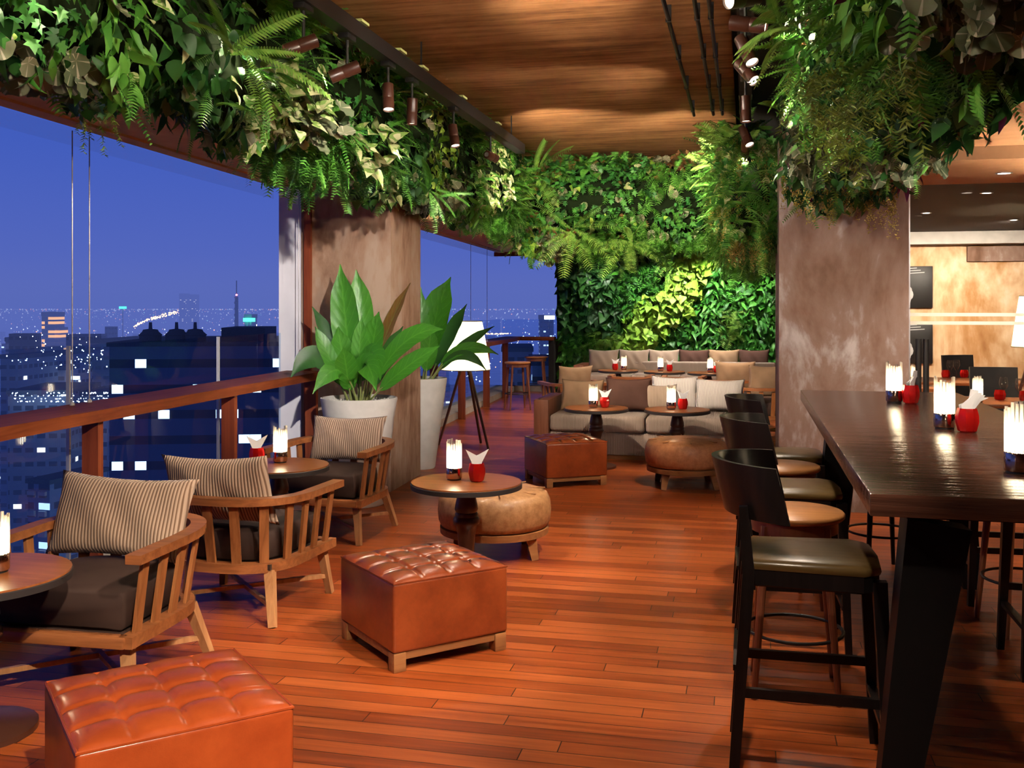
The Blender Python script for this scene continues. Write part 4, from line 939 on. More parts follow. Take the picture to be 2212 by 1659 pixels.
def run(name, label, p0, p1, rx, zc, rz, n, patches, seed, core=.72, k=1.0):
    """hanging bed of greenery: a long mat between p0 and p1 bristling with leaves of the patch nearest to each spot"""
    global RNG
    RNG = np.random.default_rng(seed); p0, p1 = np.array(p0, float), np.array(p1, float); ax = p1-p0; Ln = np.linalg.norm(ax); ax /= Ln; sd = np.array((ax[1], -ax[0], 0))
    pts = [(RNG.random()*Ln, RNG.random()*2*PI, patches[int(RNG.integers(len(patches)))]) for _ in range(int(Ln*7))]
    lv = Leaves()
    def surf(t, a, k=1.0):
        b = 1 + .10*math.sin(t*2.1+seed) *math.cos(a*2+t) + .10*math.sin(t*5.3+a*3+seed) + .07*math.sin(t*11+a*5)
        c, s = math.cos(a), math.sin(a); e = 2/3.0
        x, z = math.copysign(abs(c)**e, c)*rx*b*k, math.copysign(abs(s)**e, s)*rz*b*k
        o = sd*c + UP*s; return p0 + ax*t + sd*x + np.array((0, 0, zc+z)), o
    for _ in range(n):
        t, a = RNG.random()*Ln, RNG.random()*2*PI
        if RNG.random() < .05*5/Ln + .02:      # the two ends of the bed
            e = RNG.random() < .6; t = 0 if e else Ln; pos, o = surf(t, a, math.sqrt(RNG.random())); o = ax*(-1 if e else 1)
            put(lv, patches[int(RNG.integers(len(patches)))], pos + o*.06*RNG.random(), o); continue
        if .28*PI < a < .72*PI and RNG.random() < .5: a = -a
        best = min(pts, key=lambda q: (q[0]-t)**2 + (.42*((q[1]-a+PI) % (2*PI)-PI))**2)
        pos, o = surf(t, a, .72+.30*RNG.random()); sp = best[2]
        if RNG.random() < .22: sp = patches[int(RNG.integers(len(patches)))]
        put(lv, sp, pos, o, k)
    o = lv.build(name); tag(o, label, 'foliage', None, 'stuff')
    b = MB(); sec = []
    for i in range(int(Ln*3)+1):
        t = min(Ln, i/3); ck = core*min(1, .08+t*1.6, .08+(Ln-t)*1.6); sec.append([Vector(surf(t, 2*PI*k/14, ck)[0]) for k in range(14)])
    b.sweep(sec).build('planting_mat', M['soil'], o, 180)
    return o
mixL = ['pothos', 'ivy', 'ivy', 'dark', 'begonia', 'cream', 'limeivy', 'dark', 'lance', 'fern', 'darklance', 'lobed']
run('hanging_foliage', 'long hanging bed of mixed greenery above the window row on the left', (-2.74, .8, 0), (-2.78, 11.2, 0), .35, 3.00, .47, 11000, mixL, 3, .72, .88)
run('hanging_foliage', 'hanging bed of mixed greenery across the back, above the sofa', (-2.55, 11.65, 0), (.25, 11.65, 0), .36, 2.82, .52, 4600, ['ivy', 'fern', 'russet', 'begonia', 'sprig', 'lobed', 'cream', 'sprig', 'limeivy', 'dark'], 5)
run('hanging_foliage', 'long hanging bed of mixed greenery above the bar table on the right', (.70, .8, 0), (.70, 7.95, 0), .42, 2.90, .50, 11500, ['ivy', 'pothos', 'dark', 'lobed', 'begonia', 'fern', 'darklance', 'dark', 'limeivy', 'lance', 'purple', 'sprig', 'russet', 'ivy'], 8, .72, .78)
run('hanging_foliage', 'narrow hanging bed of greenery between the grey pillar and the back bed', (.02, 8.7, 0), (.02, 11.3, 0), .24, 2.62, .48, 3000, ['fern', 'limefern', 'ivy', 'cream', 'sprig', 'lobed', 'yellow'], 12)

# individual plants that stand out in the beds
def atX(px, X): k = (px-1106)/2177; dx, dy = -.2256+.9742*k, .9742+.2256*k; d = X/dx; return dy*d, d
def atY(px, Y): k = (px-1106)/2177; dx, dy = -.2256+.9742*k, .9742+.2256*k; d = Y/dy; return dx*d, d
def zpix(py, d): return H - (py-665)/2177*d
def plant(name, label, cat, group, pos, n, tpl, mat, size, spread, out, seed, hang=False):
    global RNG
    RNG = np.random.default_rng(seed); lv = Leaves(); pos = np.array(pos, float); out = np.array(out, float)
    for i in range(n):
        r = unit()
        if hang: tip = DOWN*1.3 + out*.2 + r*.22; nn = out + r*.3; p = pos + r*np.array((spread, spread, spread*.8)) + out*.05
        else:
            a = 2*PI*i/n + RNG.random()*.6; sdv = np.cross(out, UP); tip = out*(.55+.4*RNG.random()) + sdv*math.cos(a)*.9 + UP*(math.sin(a)*.8+.1); nn = UP*.8 + out*.7; p = pos + r*spread
        lv.add(tpl, mat, p, tip, nn, size*(.75+.5*RNG.random()))
    o = lv.build(name); b = MB().lathe([(.0, -.012), (.009, -.006), (.009, .006), (.0, .012)], 8, tuple(pos), False); b.build('crown', M['stalk'], o, 180)
    return tag(o, label, cat, group)
INL, INR = (1, -.35, 0), (-1, -.35, 0)
FG = 'bright ferns in the hanging beds'
for px, py, lab, tpl, mat, sz, n in ((500, 110, 'bright sword fern with long fronds under the first left spotlight', 'longfrond', 'fernlight', .36, 8), (640, 225, 'pale cream pothos clump glowing in the left bed', 'heart', 'cream_leaf', .12, 26),
                     (690, 250, 'cluster of round grey begonia leaves in the left bed', 'round', 'begonia', .14, 22), (930, 420, 'small dark fern hanging low before the brown pillar', 'longfrond', 'fern', .32, 9), (800, 320, 'cream leaved trailing clump in the left bed above the planter', 'heart', 'cream_leaf', .11, 30)):
    y, d = atX(px, -2.36); plant('fern_plant' if 'fern' in lab else 'trailing_plant', lab, 'fern' if 'fern' in lab else 'plant', FG if 'fern' in lab else 'pale trailing clumps', (-2.36, y, zpix(py, d)), n, tpl, mat, sz, .05 if 'fern' in lab else .14, INL, px)
for px, py, lab, mat, sz in ((1160, 385, 'bird nest fern with broad upright fronds at the left of the back bed', 'fernlight', .55), (1235, 495, 'bright fern drooping from the lower edge of the back bed', 'fernlight', .48), (1365, 520, 'star shaped fern at the bottom of the back bed', 'fernlight', .42),
                    (1050, 370, 'pale lit fern at the corner of the left and back beds', 'cream_leaf', .42)):
    x, d = atY(px, 11.1); plant('fern_plant', lab, 'fern', FG, (x, 11.1, zpix(py, d)), 11, 'longfrond', mat, sz, .05, (0, -1, 0), px)
for px, py, X, lab in ((1560, 365, -.25, 'glowing fern under the last right spotlight'), (1700, 60, .20, 'bright fern frond hanging at the top of the right bed'), (1640, 520, .0, 'teal green fern beside the grey pillar')):
    Y = {1560: 9.6, 1700: 3.7, 1640: 9.4}[px]; x, d = atY(px, Y); plant('fern_plant', lab, 'fern', FG, (x, Y, zpix(py, d)), 9, 'longfrond', 'fernlight', .36 if Y > 5.6 else .24, .04, INR, px)
def atZ(px, py, z): d = (H-z)*2177/(py-665); x, y = at(px, d); return (x, y, z)
for px, py, lab in ((1790, 130, 'feathery asparagus fern trailing left of the middle of the right bed'), (1872, 190, 'feathery asparagus fern with the longest tail in the right bed'), (1965, 90, 'feathery asparagus fern high in the right bed'), (1810, 215, 'feathery asparagus fern low in the right bed'), (1735, 150, 'feathery asparagus fern near the left side of the right bed')):
    plant('trailing_fern', lab, 'fern', 'feathery trailing ferns', atZ(px, py, 2.42), 6, 'spray', 'feather', .30, .045, (-.3, -1, 0), px, True)
for px, py, Y, lab in ((1725, 375, 7.55, 'yellow flower tassels above the left edge of the grey pillar'), (1800, 385, 7.5, 'broad yellow flower tassels above the middle of the grey pillar'), (1855, 370, 7.5, 'yellow flower tassels right of the middle of the grey pillar'), (1905, 400, 7.5, 'lowest yellow flower tassels near the right edge of the grey pillar'), (1550, 430, 10.6, 'dull yellow flower tassels left of the grey pillar'), (1620, 430, 9.9, 'dull yellow flower tassels touching the left edge of the grey pillar')):
    x, d = atY(px, Y); t = thing('flower_tassel_plant', lab, 'flowers', (x, Y, zpix(py, d)), 0, 'yellow flower tassels in the right bed'); RNG = np.random.default_rng(px)
    MB().lathe([(.0, -.02), (.05, .0), (.05, .05), (.0, .08)], 8, (0, .05, 0), False).build('crown', M['stalk'], t, 180)
    for k in range(9):
        lv = Leaves(); r = unit(); lv.add('raceme', 'yellow', np.array((.11*r[0], .06*r[1], .03*r[2])), DOWN + .2*unit(), unit(), .24+.14*RNG.random()); lv.build('tassel').parent = t
y, d = atX(165, -3.1); plant('trailing_plant', 'lime green feathery clump hanging by the cable pair', 'plant', 'pale trailing clumps', (-3.05, y, zpix(195, d)), 9, 'spray', 'ivylight', .24, .06, (1, -.4, 0), 165, True)

# living wall at the far end
RNG = np.random.default_rng(77); lv = Leaves(); OUT = np.array((0, -1.0, 0))
cent = [(-3.4+4.1*RNG.random(), 2.7*RNG.random(), ['wallg', 'wallsprig', 'walllance', 'wallsprig', 'wallg', 'wallfern', 'walllance'][int(RNG.integers(7))]) for _ in range(60)]
for _ in range(5200):
    x, z = -3.42+4.14*RNG.random(), .05+2.62*RNG.random()
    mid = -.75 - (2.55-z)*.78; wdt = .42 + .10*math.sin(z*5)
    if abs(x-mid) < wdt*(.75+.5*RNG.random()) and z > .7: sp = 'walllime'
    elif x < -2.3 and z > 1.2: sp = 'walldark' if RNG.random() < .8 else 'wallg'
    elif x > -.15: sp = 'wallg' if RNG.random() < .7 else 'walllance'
    else: sp = min(cent, key=lambda q: (q[0]-x)**2+(q[1]-z)**2)[2]
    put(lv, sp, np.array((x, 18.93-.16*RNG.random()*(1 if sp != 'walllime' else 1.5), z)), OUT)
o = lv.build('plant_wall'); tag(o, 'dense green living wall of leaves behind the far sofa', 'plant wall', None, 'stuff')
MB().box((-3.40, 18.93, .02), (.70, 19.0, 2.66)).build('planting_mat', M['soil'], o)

# ------------------------------------------------------------------ tracks, spotlights, pipes
def spot(loc, tgt, W, deg=55, blend=.5, rad=.03, col=(1, .84, .66)):
    l = bpy.data.lights.new('spot_beam', 'SPOT'); l.energy = W; l.spot_size = math.radians(deg); l.spot_blend = blend; l.shadow_soft_size = rad; l.color = col
    o = bpy.data.objects.new('spot_beam', l); COL.objects.link(o); o.location = loc
    o.rotation_euler = (Vector(tgt)-Vector(loc)).to_track_quat('-Z', 'Y').to_euler(); return o
def track(name_label, x, y0, y1, z):
    t = thing('light_track', name_label, 'light track', (x, y0, z))
    MB().box((-.045, 0, 0), (.045, y1-y0, .09)).build('trunking', M['black'], t)
    for k in range(5): MB().tube([(0, .4+k*(y1-y0-.8)/4, .09), (0, .4+k*(y1-y0-.8)/4, 3.42-z)], .006, 6).build('rod', M['black'], t)
track('long black lighting track hung under the brown ceiling on the left', -2.16, -2.0, 9.7, 3.12)
track('black lighting track in the dark recess beside the right plant bed', .0, -2.0, 9.4, 3.14)
def spotlight(x, y, z, ztrack, tgt, label, W, deg, lens=True, beam=True):
    t = thing('track_spotlight', label, 'spotlight', (x, y, z), 0, 'black track spotlights')
    d = (Vector(tgt)-Vector((x, y, z))).normalized(); q = d.to_track_quat('-Z', 'Y').to_matrix()
    MB().tube([(0, 0, .02), (0, 0, ztrack-z)], .009, 8).build('stem', M['black'], t)
    MB().rbox((-.03, -.06, ztrack-z-.03), (.03, .06, ztrack-z), .004).build('adapter', M['black'], t)
    b = MB().lathe([(.020, .075), (.036, .07), (.036, -.02), (.034, -.025), (.036, -.03), (.036, -.10), (.033, -.10), (.030, -.085)], 24, cap=False); b.v = [q @ v for v in b.v]; b.build('housing', M['turned'], t, 40)
    b = MB().lathe([(.031, -.090), (.0001, -.088)], 24, cap=False); b.v = [q @ v for v in b.v]; b.build('lens', M['bulb'], t, 180)
    MB().box((-.05, .09, ztrack-z+.10), (.05, .21, ztrack-z+.115)).build('mounting_plate', M['plate'], t)
    if beam: spot(Vector((x, y, z)) + d*.115, tgt, W, deg, .7, .025)
nm = ('first', 'second', 'third', 'fourth', 'fifth', 'sixth', 'seventh')
for i, (y, tgt, W, dg) in enumerate(((4.69, (-2.75, 4.35, 2.62), 34, 95), (5.26, (-2.85, 5.0, 2.6), 34, 95), (5.92, (-1.95, 5.5, 1.2), 60, 90), (6.38, (-2.20, 6.36, 1.2), 60, 90), (7.36, (-1.8, 7.0, 1.3), 60, 90), (8.50, (-1.6, 10.9, 2.75), 130, 70))):
    spotlight(-2.16, y, 2.92, 3.12, tgt, 'black spotlight on the left track, %s from the camera' % nm[i], W, dg)
for i, (y, tgt, W, dg) in enumerate(((4.45, (-.9, 3.6, 2.6), 60, 90), (4.85, (.5, 4.75, 2.82), 40, 95), (5.30, (.25, 5.0, 2.3), 40, 95), (5.80, (.3, 5.5, 2.5), 40, 95), (6.85, (.03, 6.8, 2.0), 40, 95), (7.95, (.2, 7.7, 2.4), 50, 95), (8.55, (-.05, 9.3, 2.45), 70, 95))):
    spotlight(.0, y, 2.93, 3.14, tgt, 'black spotlight on the right track, %s from the camera' % nm[i], W, dg)
# same fittings along both tracks nearer the camera and out of view
for y in (.8, 2.0, 3.2): spotlight(-2.16, y, 2.92, 3.12, (-2.8, y-.2, 2.7), 'black spotlight on the left track, above the camera', 34, 95)
for x, lab in ((-.45, 'thin black conduit on the ceiling, leftmost of three'), (-.28, 'thin black conduit on the ceiling, middle of three'), (-.20, 'thin black conduit on the ceiling, rightmost of three')):
    t = thing('ceiling_conduit', lab, 'pipe', (x, -2, 3.33), 0, 'black conduits under the ceiling')
    MB().tube([(0, 0, 0), (0, 11.2, 0)], .013, 10).build('pipe', M['black'], t)
    for k in range(12): MB().box((-.017, .5+k*.95, -.015), (.017, .512+k*.95, .088)).build('clip', M['black'], t)
def downlight(x, y, z, label, W, deg=110, tgt=None, group='recessed downlights'):
    t = thing('downlight', label, 'downlight', (x, y, z), 0, group)
    MB().lathe([(.055, 0), (.060, -.004), (.044, -.006), (.040, 0)], 24, cap=False).build('ring', M['steel'], t, 40)
    MB().lathe([(.041, -.003), (.0001, -.003)], 24, cap=False).build('lens', M['downlens'], t)
    spot((x, y, z-.03), tgt or (x, y, 0), W, deg, .8, .04, (1, .88, .74))
downlight(1.78, 7.72, 2.553, 'recessed downlight in the plaster soffit right of the plants', 110)
for x, y, ty, tz in ((2.2, 10.2, 10.6, 0), (3.6, 10.4, 10.6, 0), (1.9, 13.4, 15.5, .9), (3.2, 13.4, 15.5, .9), (2.0, 12.2, 12.4, 0)): downlight(x, y, 2.678, 'recessed downlight inside the restaurant', 300, 110, (x, ty, tz))
for x, y in ((1.9, 2.2), (1.9, 4.6), (3.4, 3.4)): downlight(x, y, 2.638, 'added off-frame fill downlight in the plaster soffit beside the bar table', 90)  # downlights added as fill, out of view
for x, y in ((-1.8, 14.4), (-.4, 14.4), (-1.1, 16.6)): downlight(x, y, 2.678, 'recessed downlight in the back soffit above the far tables', 150)

# ------------------------------------------------------------------ the city outside
ZG = -105.0
def haze():
    m, nt, out = newmat('dusk haze'); k = 1/1350   # evening airlight put in as volume emission; dims and tints what lies far away
    v = nt.nodes.new('ShaderNodeVolumeAbsorption'); v.inputs['Density'].default_value = k; v.inputs['Color'].default_value = (0, 0, 0, 1)
    e = nt.nodes.new('ShaderNodeEmission'); e.inputs[0].default_value = (.088, .128, .43, 1); e.inputs[1].default_value = k
    ad = nt.nodes.new('ShaderNodeAddShader'); L(nt, v.outputs[0], ad.inputs[0]); L(nt, e.outputs[0], ad.inputs[1]); L(nt, ad.outputs[0], out.inputs['Volume'])
    o = MB().box((-9000, -2000, ZG+.5), (-45, 14000, 45)).build('haze', m, None, None); o['kind'] = 'structure'; return o
haze()
g = MB().box((-14000, -3000, ZG-2), (-30, 15000, ZG)).build('ground_city', plain('city ground at dusk', (.16, .19, .26), .9, .1, 0, 0, .5, .02)); g['kind'] = 'structure'
FM = {'dark': winmat('dark office tower', (.26, .38, .54), (.75, .95, 1.0), .22, 1.5, 3.4, 2.6, True, .97), 'mid': winmat('grey blue block', (.34, .40, .52), (1, .92, .75), .05, 2.6, 3.2, 2.0),
      'pale': winmat('pale block', (.68, .66, .70), (.85, .95, 1), .06, 2.6, 3.4, 2.2), 'blue': winmat('blue white apartment block', (.30, .40, .62), (.6, .8, 1), .22, 3.2, 3.2, 1.6),
      'lit': winmat('brightly lit block', (.30, .30, .32), (.8, .95, 1.0), .16, 2.2, 3.2, 2.0), 'far': winmat('distant block', (.22, .27, .36), (1, .93, .8), .10, 5, 4.5, 3.0),
      'orange': winmat('amber floodlit tower', (.6, .33, .12), (1, .48, .10), .75, 60, 4.0, 1.6, True, .95, .6)}
roofm = plain('flat roof', (.13, .17, .22), .9, .1)
signg = emit('green sign', (.05, 1, .45), 5); signw = emit('white billboard', (.85, .95, 1), 7); redl = emit('red beacon', (1, .05, .06), 30); amber = emit('amber street light', (1, .40, .10), 32); whitel = emit('white street light', (.85, .93, 1), 26); cyanl = emit('cyan light', (.4, 1, .9), 20)
def bld(name, label, px0, px1, ytop, D, mat, depth=None, rz=0, group=None, cat='building', roof=True):
    k = ((px0+px1)/2-1106)/2177; p = F2*D + R2*(k*D); w = (px1-px0)/2177*D; dp = depth or w*.8; top = zpix(ytop, D)
    t = thing(name, label, cat, (p.x, p.y, ZG), YAW + rz, group); h = top-ZG
    MB().box((-w/2, 0, 0), (w/2, dp, h)).build('facade', FM[mat], t)
    if roof: MB().box((-w*.5-.3, -.3, h), (w*.5+.3, dp+.3, h+.012*D*.35)).build('parapet', roofm, t)
    return t, w, dp, h
t, w, dp, h = bld('office_tower', 'big dark office tower with lit window bands right behind the balustrade', 243, 640, 748, 135, 'dark', 30, .10)
for u in (-.31, -.17, -.07): MB().lathe([(1.25, h), (1.45, h+.2), (1.45, h+1.35), (1.6, h+1.45), (1.1, h+1.9), (.95, h+2.2), (.25, h+2.3), (.2, h+3.2)], 18, (w*u, 2.5, 0)).build('cooling_turret', roofm, t, 30)
MB().box((w*.06, 4, h), (w*.30, 16, h+2.4)).build('plant_room', roofm, t); MB().box((-w*.36, 3, h), (w*.5, 18, h+.5)).build('roof_deck', roofm, t)
t, w, dp, h = bld('apartment_block', 'blue white apartment block low at the left with stacked balconies', 55, 112, 1045, 165, 'blue', 14, -.3)
for k in range(9):
    for u in (-.28, .22): MB().box((w*u-.7, -.5, h-3.2*k-2.2), (w*u+.7, 0, h-3.2*k-1.2)).build('balcony', FM['pale'], t)
bld('office_block', 'grey slab block left of the dark tower behind the cable pair', 196, 285, 742, 330, 'mid', 40)
bld('office_block', 'pale block with a bright roof left of the cable pair', 100, 150, 800, 300, 'pale', 30, .2)
bld('office_block', 'blue grey block at the left edge below the horizon', 0, 40, 775, 280, 'mid', 40, -.1)
bld('office_block', 'dark narrow block between the pale ones', 46, 66, 762, 420, 'dark', 30)
bld('office_block', 'brightly lit low block with rows of windows just above the timber counter', 20, 140, 852, 230, 'mid', 25, .1)
bld('office_block', 'lit curved block just above the counter right of the cables', 150, 235, 855, 240, 'mid', 25, -.1)
t, w, dp, h = bld('hotel_tower', 'amber floodlit tower near the horizon on the left', 90, 118, 683, 900, 'orange', 20, 0, None, 'tower')
MB().box((w*.5, 2, 0), (w*.85, 18, h-10)).build('wing', FM['orange'], t); MB().box((-w*.25, 4, h), (w*.25, 14, h+4)).build('crown_block', roofm, t)
bld('office_block', 'tall hazy slab on the horizon left of the radio mast', 387, 399, 643, 2600, 'far', 40)
bld('office_block', 'second hazy slab on the horizon left of the radio mast', 408, 420, 645, 2600, 'far', 40)
bld('office_block', 'block carrying a green sign right of the radio mast', 528, 543, 688, 900, 'far', 20)
bld('office_block', 'lit slab behind the far window stools', 1166, 1196, 690, 700, 'lit', 30)
bld('office_block', 'grey block low behind the far stools', 1085, 1150, 760, 260, 'mid', 30)
bld('office_block', 'dark block seen below the far counter', 1150, 1215, 790, 200, 'dark', 30)
def radio(px, y0, D):
    k = (px-1106)/2177; p = F2*D + R2*(k*D); t = thing('radio_mast', 'thin radio mast with a red beacon on the horizon', 'mast', (p.x, p.y, ZG)); top = zpix(y0, D)-ZG; w = 7*D/2177
    for sx, sy in ((-1, -1), (1, -1), (1, 1), (-1, 1)): MB().bar((sx*w/2, sy*w/2, 0), (sx*w/4, sy*w/4, top*.9), .0004*D).build('leg', roofm, t)
    b = MB()
    for k in range(24): z = top*.9*k/24; b.bar((-w/2, -w/2, z), (w/2, -w/2, z+top*.9/24), .0002*D); b.bar((w/2, -w/2, z), (-w/2, -w/2, z+top*.9/24), .0002*D)
    b.build('lattice', roofm, t); MB().bar((0, 0, top*.88), (0, 0, top), .0004*D).build('antenna', roofm, t)
    zb = zpix(637, D)-ZG; MB().lathe([(.1, zb-.0012*D), (.0012*D, zb), (.1, zb+.0012*D)], 10).build('beacon', redl, t, 180)
radio(511, 606, 800)
def slab(name, label, px0, px1, y0, y1, D, mat, cat='sign'):
    k = ((px0+px1)/2-1106)/2177; p = F2*D + R2*(k*D); w = (px1-px0)/2177*D; z1, z0 = zpix(y0, D), zpix(y1, D)
    t = thing(name, label, cat, (p.x, p.y, z0), YAW); MB().box((-w/2, 0, 0), (w/2, .004*D, z1-z0)).build('lit_face', mat, t); MB().box((-w*.03, .001*D, ZG-z0), (w*.03, .003*D, 0)).build('pylon', roofm, t)
slab('billboard', 'blank white lit billboard behind the cable pair', 153, 170, 728, 747, 420, signw); slab('illuminated_sign', 'green lit sign right of the radio mast', 525, 549, 687, 695, 895, signg)
slab('illuminated_sign', 'small green lit sign on the horizon in the middle of the window', 257, 270, 662, 667, 1500, signg); slab('billboard', 'lower lit billboard behind the cable pair', 154, 169, 813, 820, 300, signw)
slab('billboard', 'white lit sign in the far window', 1176, 1198, 682, 690, 600, signw)
RB = random.Random(21)
for i in range(95):
    D = 330 + 2400*RB.random()**1.6; px = RB.uniform(-120, 640) if RB.random() < .72 else RB.uniform(900, 1215); wpx = RB.uniform(9, 30)*min(1.6, 700/D+.35)
    yt = 665 + 2177*(H-ZG-RB.uniform(12, 62))/D
    if yt < 672: yt = 675 + 8*RB.random()
    bld('city_block', 'small block among the distant city buildings below the horizon', px, px+wpx, yt, D, RB.choice(['far', 'mid', 'far', 'pale', 'lit', 'far']), None, RB.uniform(-.5, .5), 'distant city blocks', 'building', False)
for i in range(26):
    px = -60 + 360*RB.random(); D = RB.uniform(300, 800); w_ = RB.uniform(18, 48)*400/D
    bld('city_block', 'small block among the near city buildings left of the dark tower', px, px+w_, RB.uniform(700, 830), D, RB.choice(['mid', 'pale', 'pale', 'lit', 'far', 'blue']), None, RB.uniform(-.6, .6), 'near city blocks', 'building', RB.random() < .5)
def lights(name, label, n, mat, seed, gen):
    r = random.Random(seed); b = MB()
    for _ in range(n):
        px, py, D, s = gen(r); k = (px-1106)/2177; p = F2*D + R2*(k*D) + Vector((0, 0, zpix(py, D))); s *= D/2177
        b.add([p+Vector((s, 0, 0)), p-Vector((s, 0, 0)), p+Vector((0, s, 0)), p-Vector((0, s, 0)), p+Vector((0, 0, s)), p-Vector((0, 0, s))], [(0,2,4),(2,1,4),(1,3,4),(3,0,4),(2,0,5),(1,2,5),(3,1,5),(0,3,5)])
    return tag(b.build(name, mat, None, None), label, 'city lights', None, 'stuff')
def gen_city(r):
    px = r.uniform(-100, 640) if r.random() < .75 else r.uniform(900, 1215); y = 668 + 260*r.random()**3.2; D = min(6000, 2177*(H-ZG-14*r.random())/(y-662)); return px, y, D, r.choice((.45, .6, .8, 1.1, 1.7))
lights('city_lights', 'countless white points of light across the city below the horizon', 1500, whitel, 5, gen_city)
lights('city_lights', 'scattered amber points of light across the city', 600, amber, 6, gen_city)
lights('city_lights', 'scattered cyan points of light across the city', 160, cyanl, 7, gen_city)
lights('city_lights', 'rows of white lit windows just above the timber counter on the left', 130, whitel, 15, lambda r: (r.choice((r.uniform(25, 138), r.uniform(150, 238))), r.choice((849, 855, 861, 867)) + r.uniform(-1, 1), 225, r.uniform(.8, 1.5)))
lights('city_lights', 'glittering cluster of white lights around the cable pair', 90, whitel, 16, lambda r: (r.gauss(150, 70), 770 + r.gauss(0, 22), 270, r.uniform(.6, 1.7)))
def gen_road(r): s = r.random(); x = 290+95*s; return x + r.uniform(-2, 2), 708 - 34*s**.6 + r.uniform(-4, 4)*(.4+.6*s), 1500, r.choice((.5, .8, 1.2))
lights('road_lights', 'chain of amber lights climbing along a road to the horizon', 190, amber, 8, gen_road)
lights('road_lights', 'bright line of traffic light behind the far window', 60, amber, 9, lambda r: (r.uniform(1050, 1103), 721+r.uniform(-1, 1), 900, .9))

# ------------------------------------------------------------------ world, lamps
w = bpy.data.worlds.new('dusk sky'); S.world = w; w.use_nodes = True; nt = w.node_tree; nt.nodes.clear()
out = nt.nodes.new('ShaderNodeOutputWorld'); bg = nt.nodes.new('ShaderNodeBackground'); L(nt, bg.outputs[0], out.inputs[0])
tc = nt.nodes.new('ShaderNodeTexCoord'); sp = nt.nodes.new('ShaderNodeSeparateXYZ'); L(nt, tc.outputs['Generated'], sp.inputs[0])
col = ramp(nt, sp.outputs['Z'], [(0.0, (.115, .155, .50)), (.05, (.075, .125, .51)), (.15, (.046, .102, .50)), (.23, (.042, .094, .47)), (.34, (.008, .018, .11)), (1, (.003, .007, .05))])
dt = nt.nodes.new('ShaderNodeVectorMath'); dt.operation = 'DOT_PRODUCT'; L(nt, tc.outputs['Generated'], dt.inputs[0]); dt.inputs[1].default_value = (-.48, .88, 0)   # the afterglow side
gl = ramp(nt, dt.outputs['Value'], [(.0, (.14, .14, .17)), (.55, (1, 1, 1))])
mm = nt.nodes.new('ShaderNodeMix'); mm.data_type = 'RGBA'; mm.blend_type = 'MULTIPLY'; mm.inputs[0].default_value = 1; L(nt, col, mm.inputs[6]); L(nt, gl, mm.inputs[7])
L(nt, mm.outputs[2], bg.inputs[0]); bg.inputs[1].default_value = .92
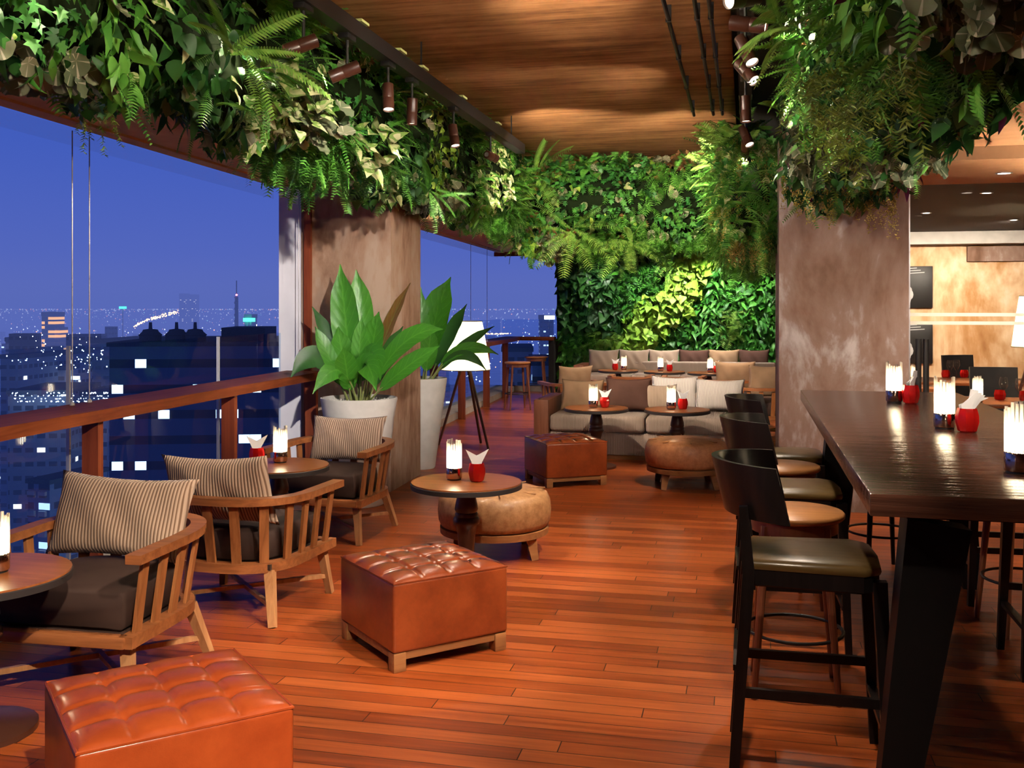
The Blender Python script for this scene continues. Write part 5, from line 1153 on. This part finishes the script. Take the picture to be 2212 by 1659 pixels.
KEY = [  # bare beams, most on the tracks: keys for seating, added fill for beds
    ((.0, .7, 2.95), (-1.75, 2.8, .3), 950, 36), ((.0, 3.2, 2.95), (-1.5, 4.6, .2), 420, 34), ((.0, 2.5, 2.95), (-2.6, 3.85, .5), 380, 34), ((.0, 3.9, 2.95), (-2.6, 4.85, .6), 360, 34),
    ((.0, 5.3, 2.95), (-2.8, 6.5, .6), 360, 36), ((.0, 4.7, 2.95), (-1.55, 5.9, .5), 330, 38), ((.0, 7.6, 2.95), (-1.5, 9.2, .3), 330, 36), ((-2.1, 7.7, 2.95), (-1.0, 10.8, .6), 300, 44), ((-2.1, 8.6, 2.95), (-.3, 10.9, .5), 300, 50),
    ((.0, 1.9, 2.95), (-.5, 3.3, 0), 260, 50), ((.0, 4.0, 2.95), (-.6, 4.9, 0), 240, 55), ((-.02, 6.2, 2.95), (-.7, 7.0, 0), 260, 60),
    ((.0, 2.0, 2.95), (-2.5, 3.4, 2.75), 170, 80), ((.0, 3.6, 2.95), (-2.5, 4.8, 2.75), 170, 80), ((.0, 5.4, 2.95), (-2.5, 6.6, 2.75), 170, 80), ((.0, 7.4, 2.95), (-2.5, 8.8, 2.7), 190, 80),
    ((-2.1, 2.2, 2.95), (.4, 3.6, 2.75), 200, 80), ((-2.1, 3.8, 2.95), (.4, 5.2, 2.75), 200, 80), ((-2.1, 5.4, 2.95), (.4, 6.9, 2.7), 220, 80), ((-1.9, 8.4, 2.95), (-1.4, 11.4, 2.75), 330, 85), ((-.6, 8.6, 2.95), (-.6, 11.4, 2.6), 300, 80), ((-2.0, 6.8, 2.95), (.0, 9.9, 2.45), 300, 44),
    ((.0, 2.3, 2.90), (-3.6, 7.95, 1.5), 1250, 28), ((1.6, 1.2, 2.62), (.8, 6.5, 2.6), 260, 60)]
for a, b_, W, dg in KEY: spot(a, b_, W, dg, .6, .035, (1, .92, .86) if W > 1100 else (1, .84, .66))
for x, w_ in ((-2.5, 70), (-1.45, 150), (-.6, 230), (.2, 110)): spot((x, 18.05, 2.64), (x-.1, 18.9, .9), w_, 100, .7, .04, (1, .95, .85))
spot((-.8, 12.6, 2.62), (-1.1, 14.5, .3), 200, 100, .7, .04)
for y in (12.9, 15.6): spot((-2.9, y, 2.62), (-2.9, y+.2, 0), 90, 100, .8, .04)  # added warm fill without fittings, over the bluish far floor
spot((1.0, 5.2, 2.3), (.75, 8.3, 1.5), 90, 60, .8, .03, (1, .92, .85))
spot((1.28, 4.2, 2.60), (.85, 4.6, 1.0), 60, 100, .8, .04)
for p, e in (((fx, fy, 1.18), 110), ((rx, ry, 1.46), 150), ((2.75, 6.6, 1.5), 330), ((-3.0, -.7, 1.4), 110)):  # last two are bulbs of the added off-frame floor lamps
    l = bpy.data.lights.new('lamp_bulb', 'POINT'); l.energy = e; l.color = (1, .80, .50); l.shadow_soft_size = .05; o = bpy.data.objects.new('lamp_bulb', l); COL.objects.link(o); o.location = p

S.view_settings.view_transform = 'Standard'; S.view_settings.look = 'None'; S.view_settings.exposure = .15; S.view_settings.gamma = 1; S.view_settings.use_curve_mapping = False
c = S.cycles
c.max_bounces = 4; c.diffuse_bounces = 2; c.glossy_bounces = 2; c.transmission_bounces = 3; c.transparent_max_bounces = 10; c.light_sampling_threshold = .04; c.use_adaptive_sampling = True; c.adaptive_threshold = .17; c.volume_bounces = 0
c.caustics_reflective = False; c.caustics_refractive = False; c.sample_clamp_indirect = 4; c.sample_clamp_direct = 0; c.use_denoising = True; c.use_light_tree = True
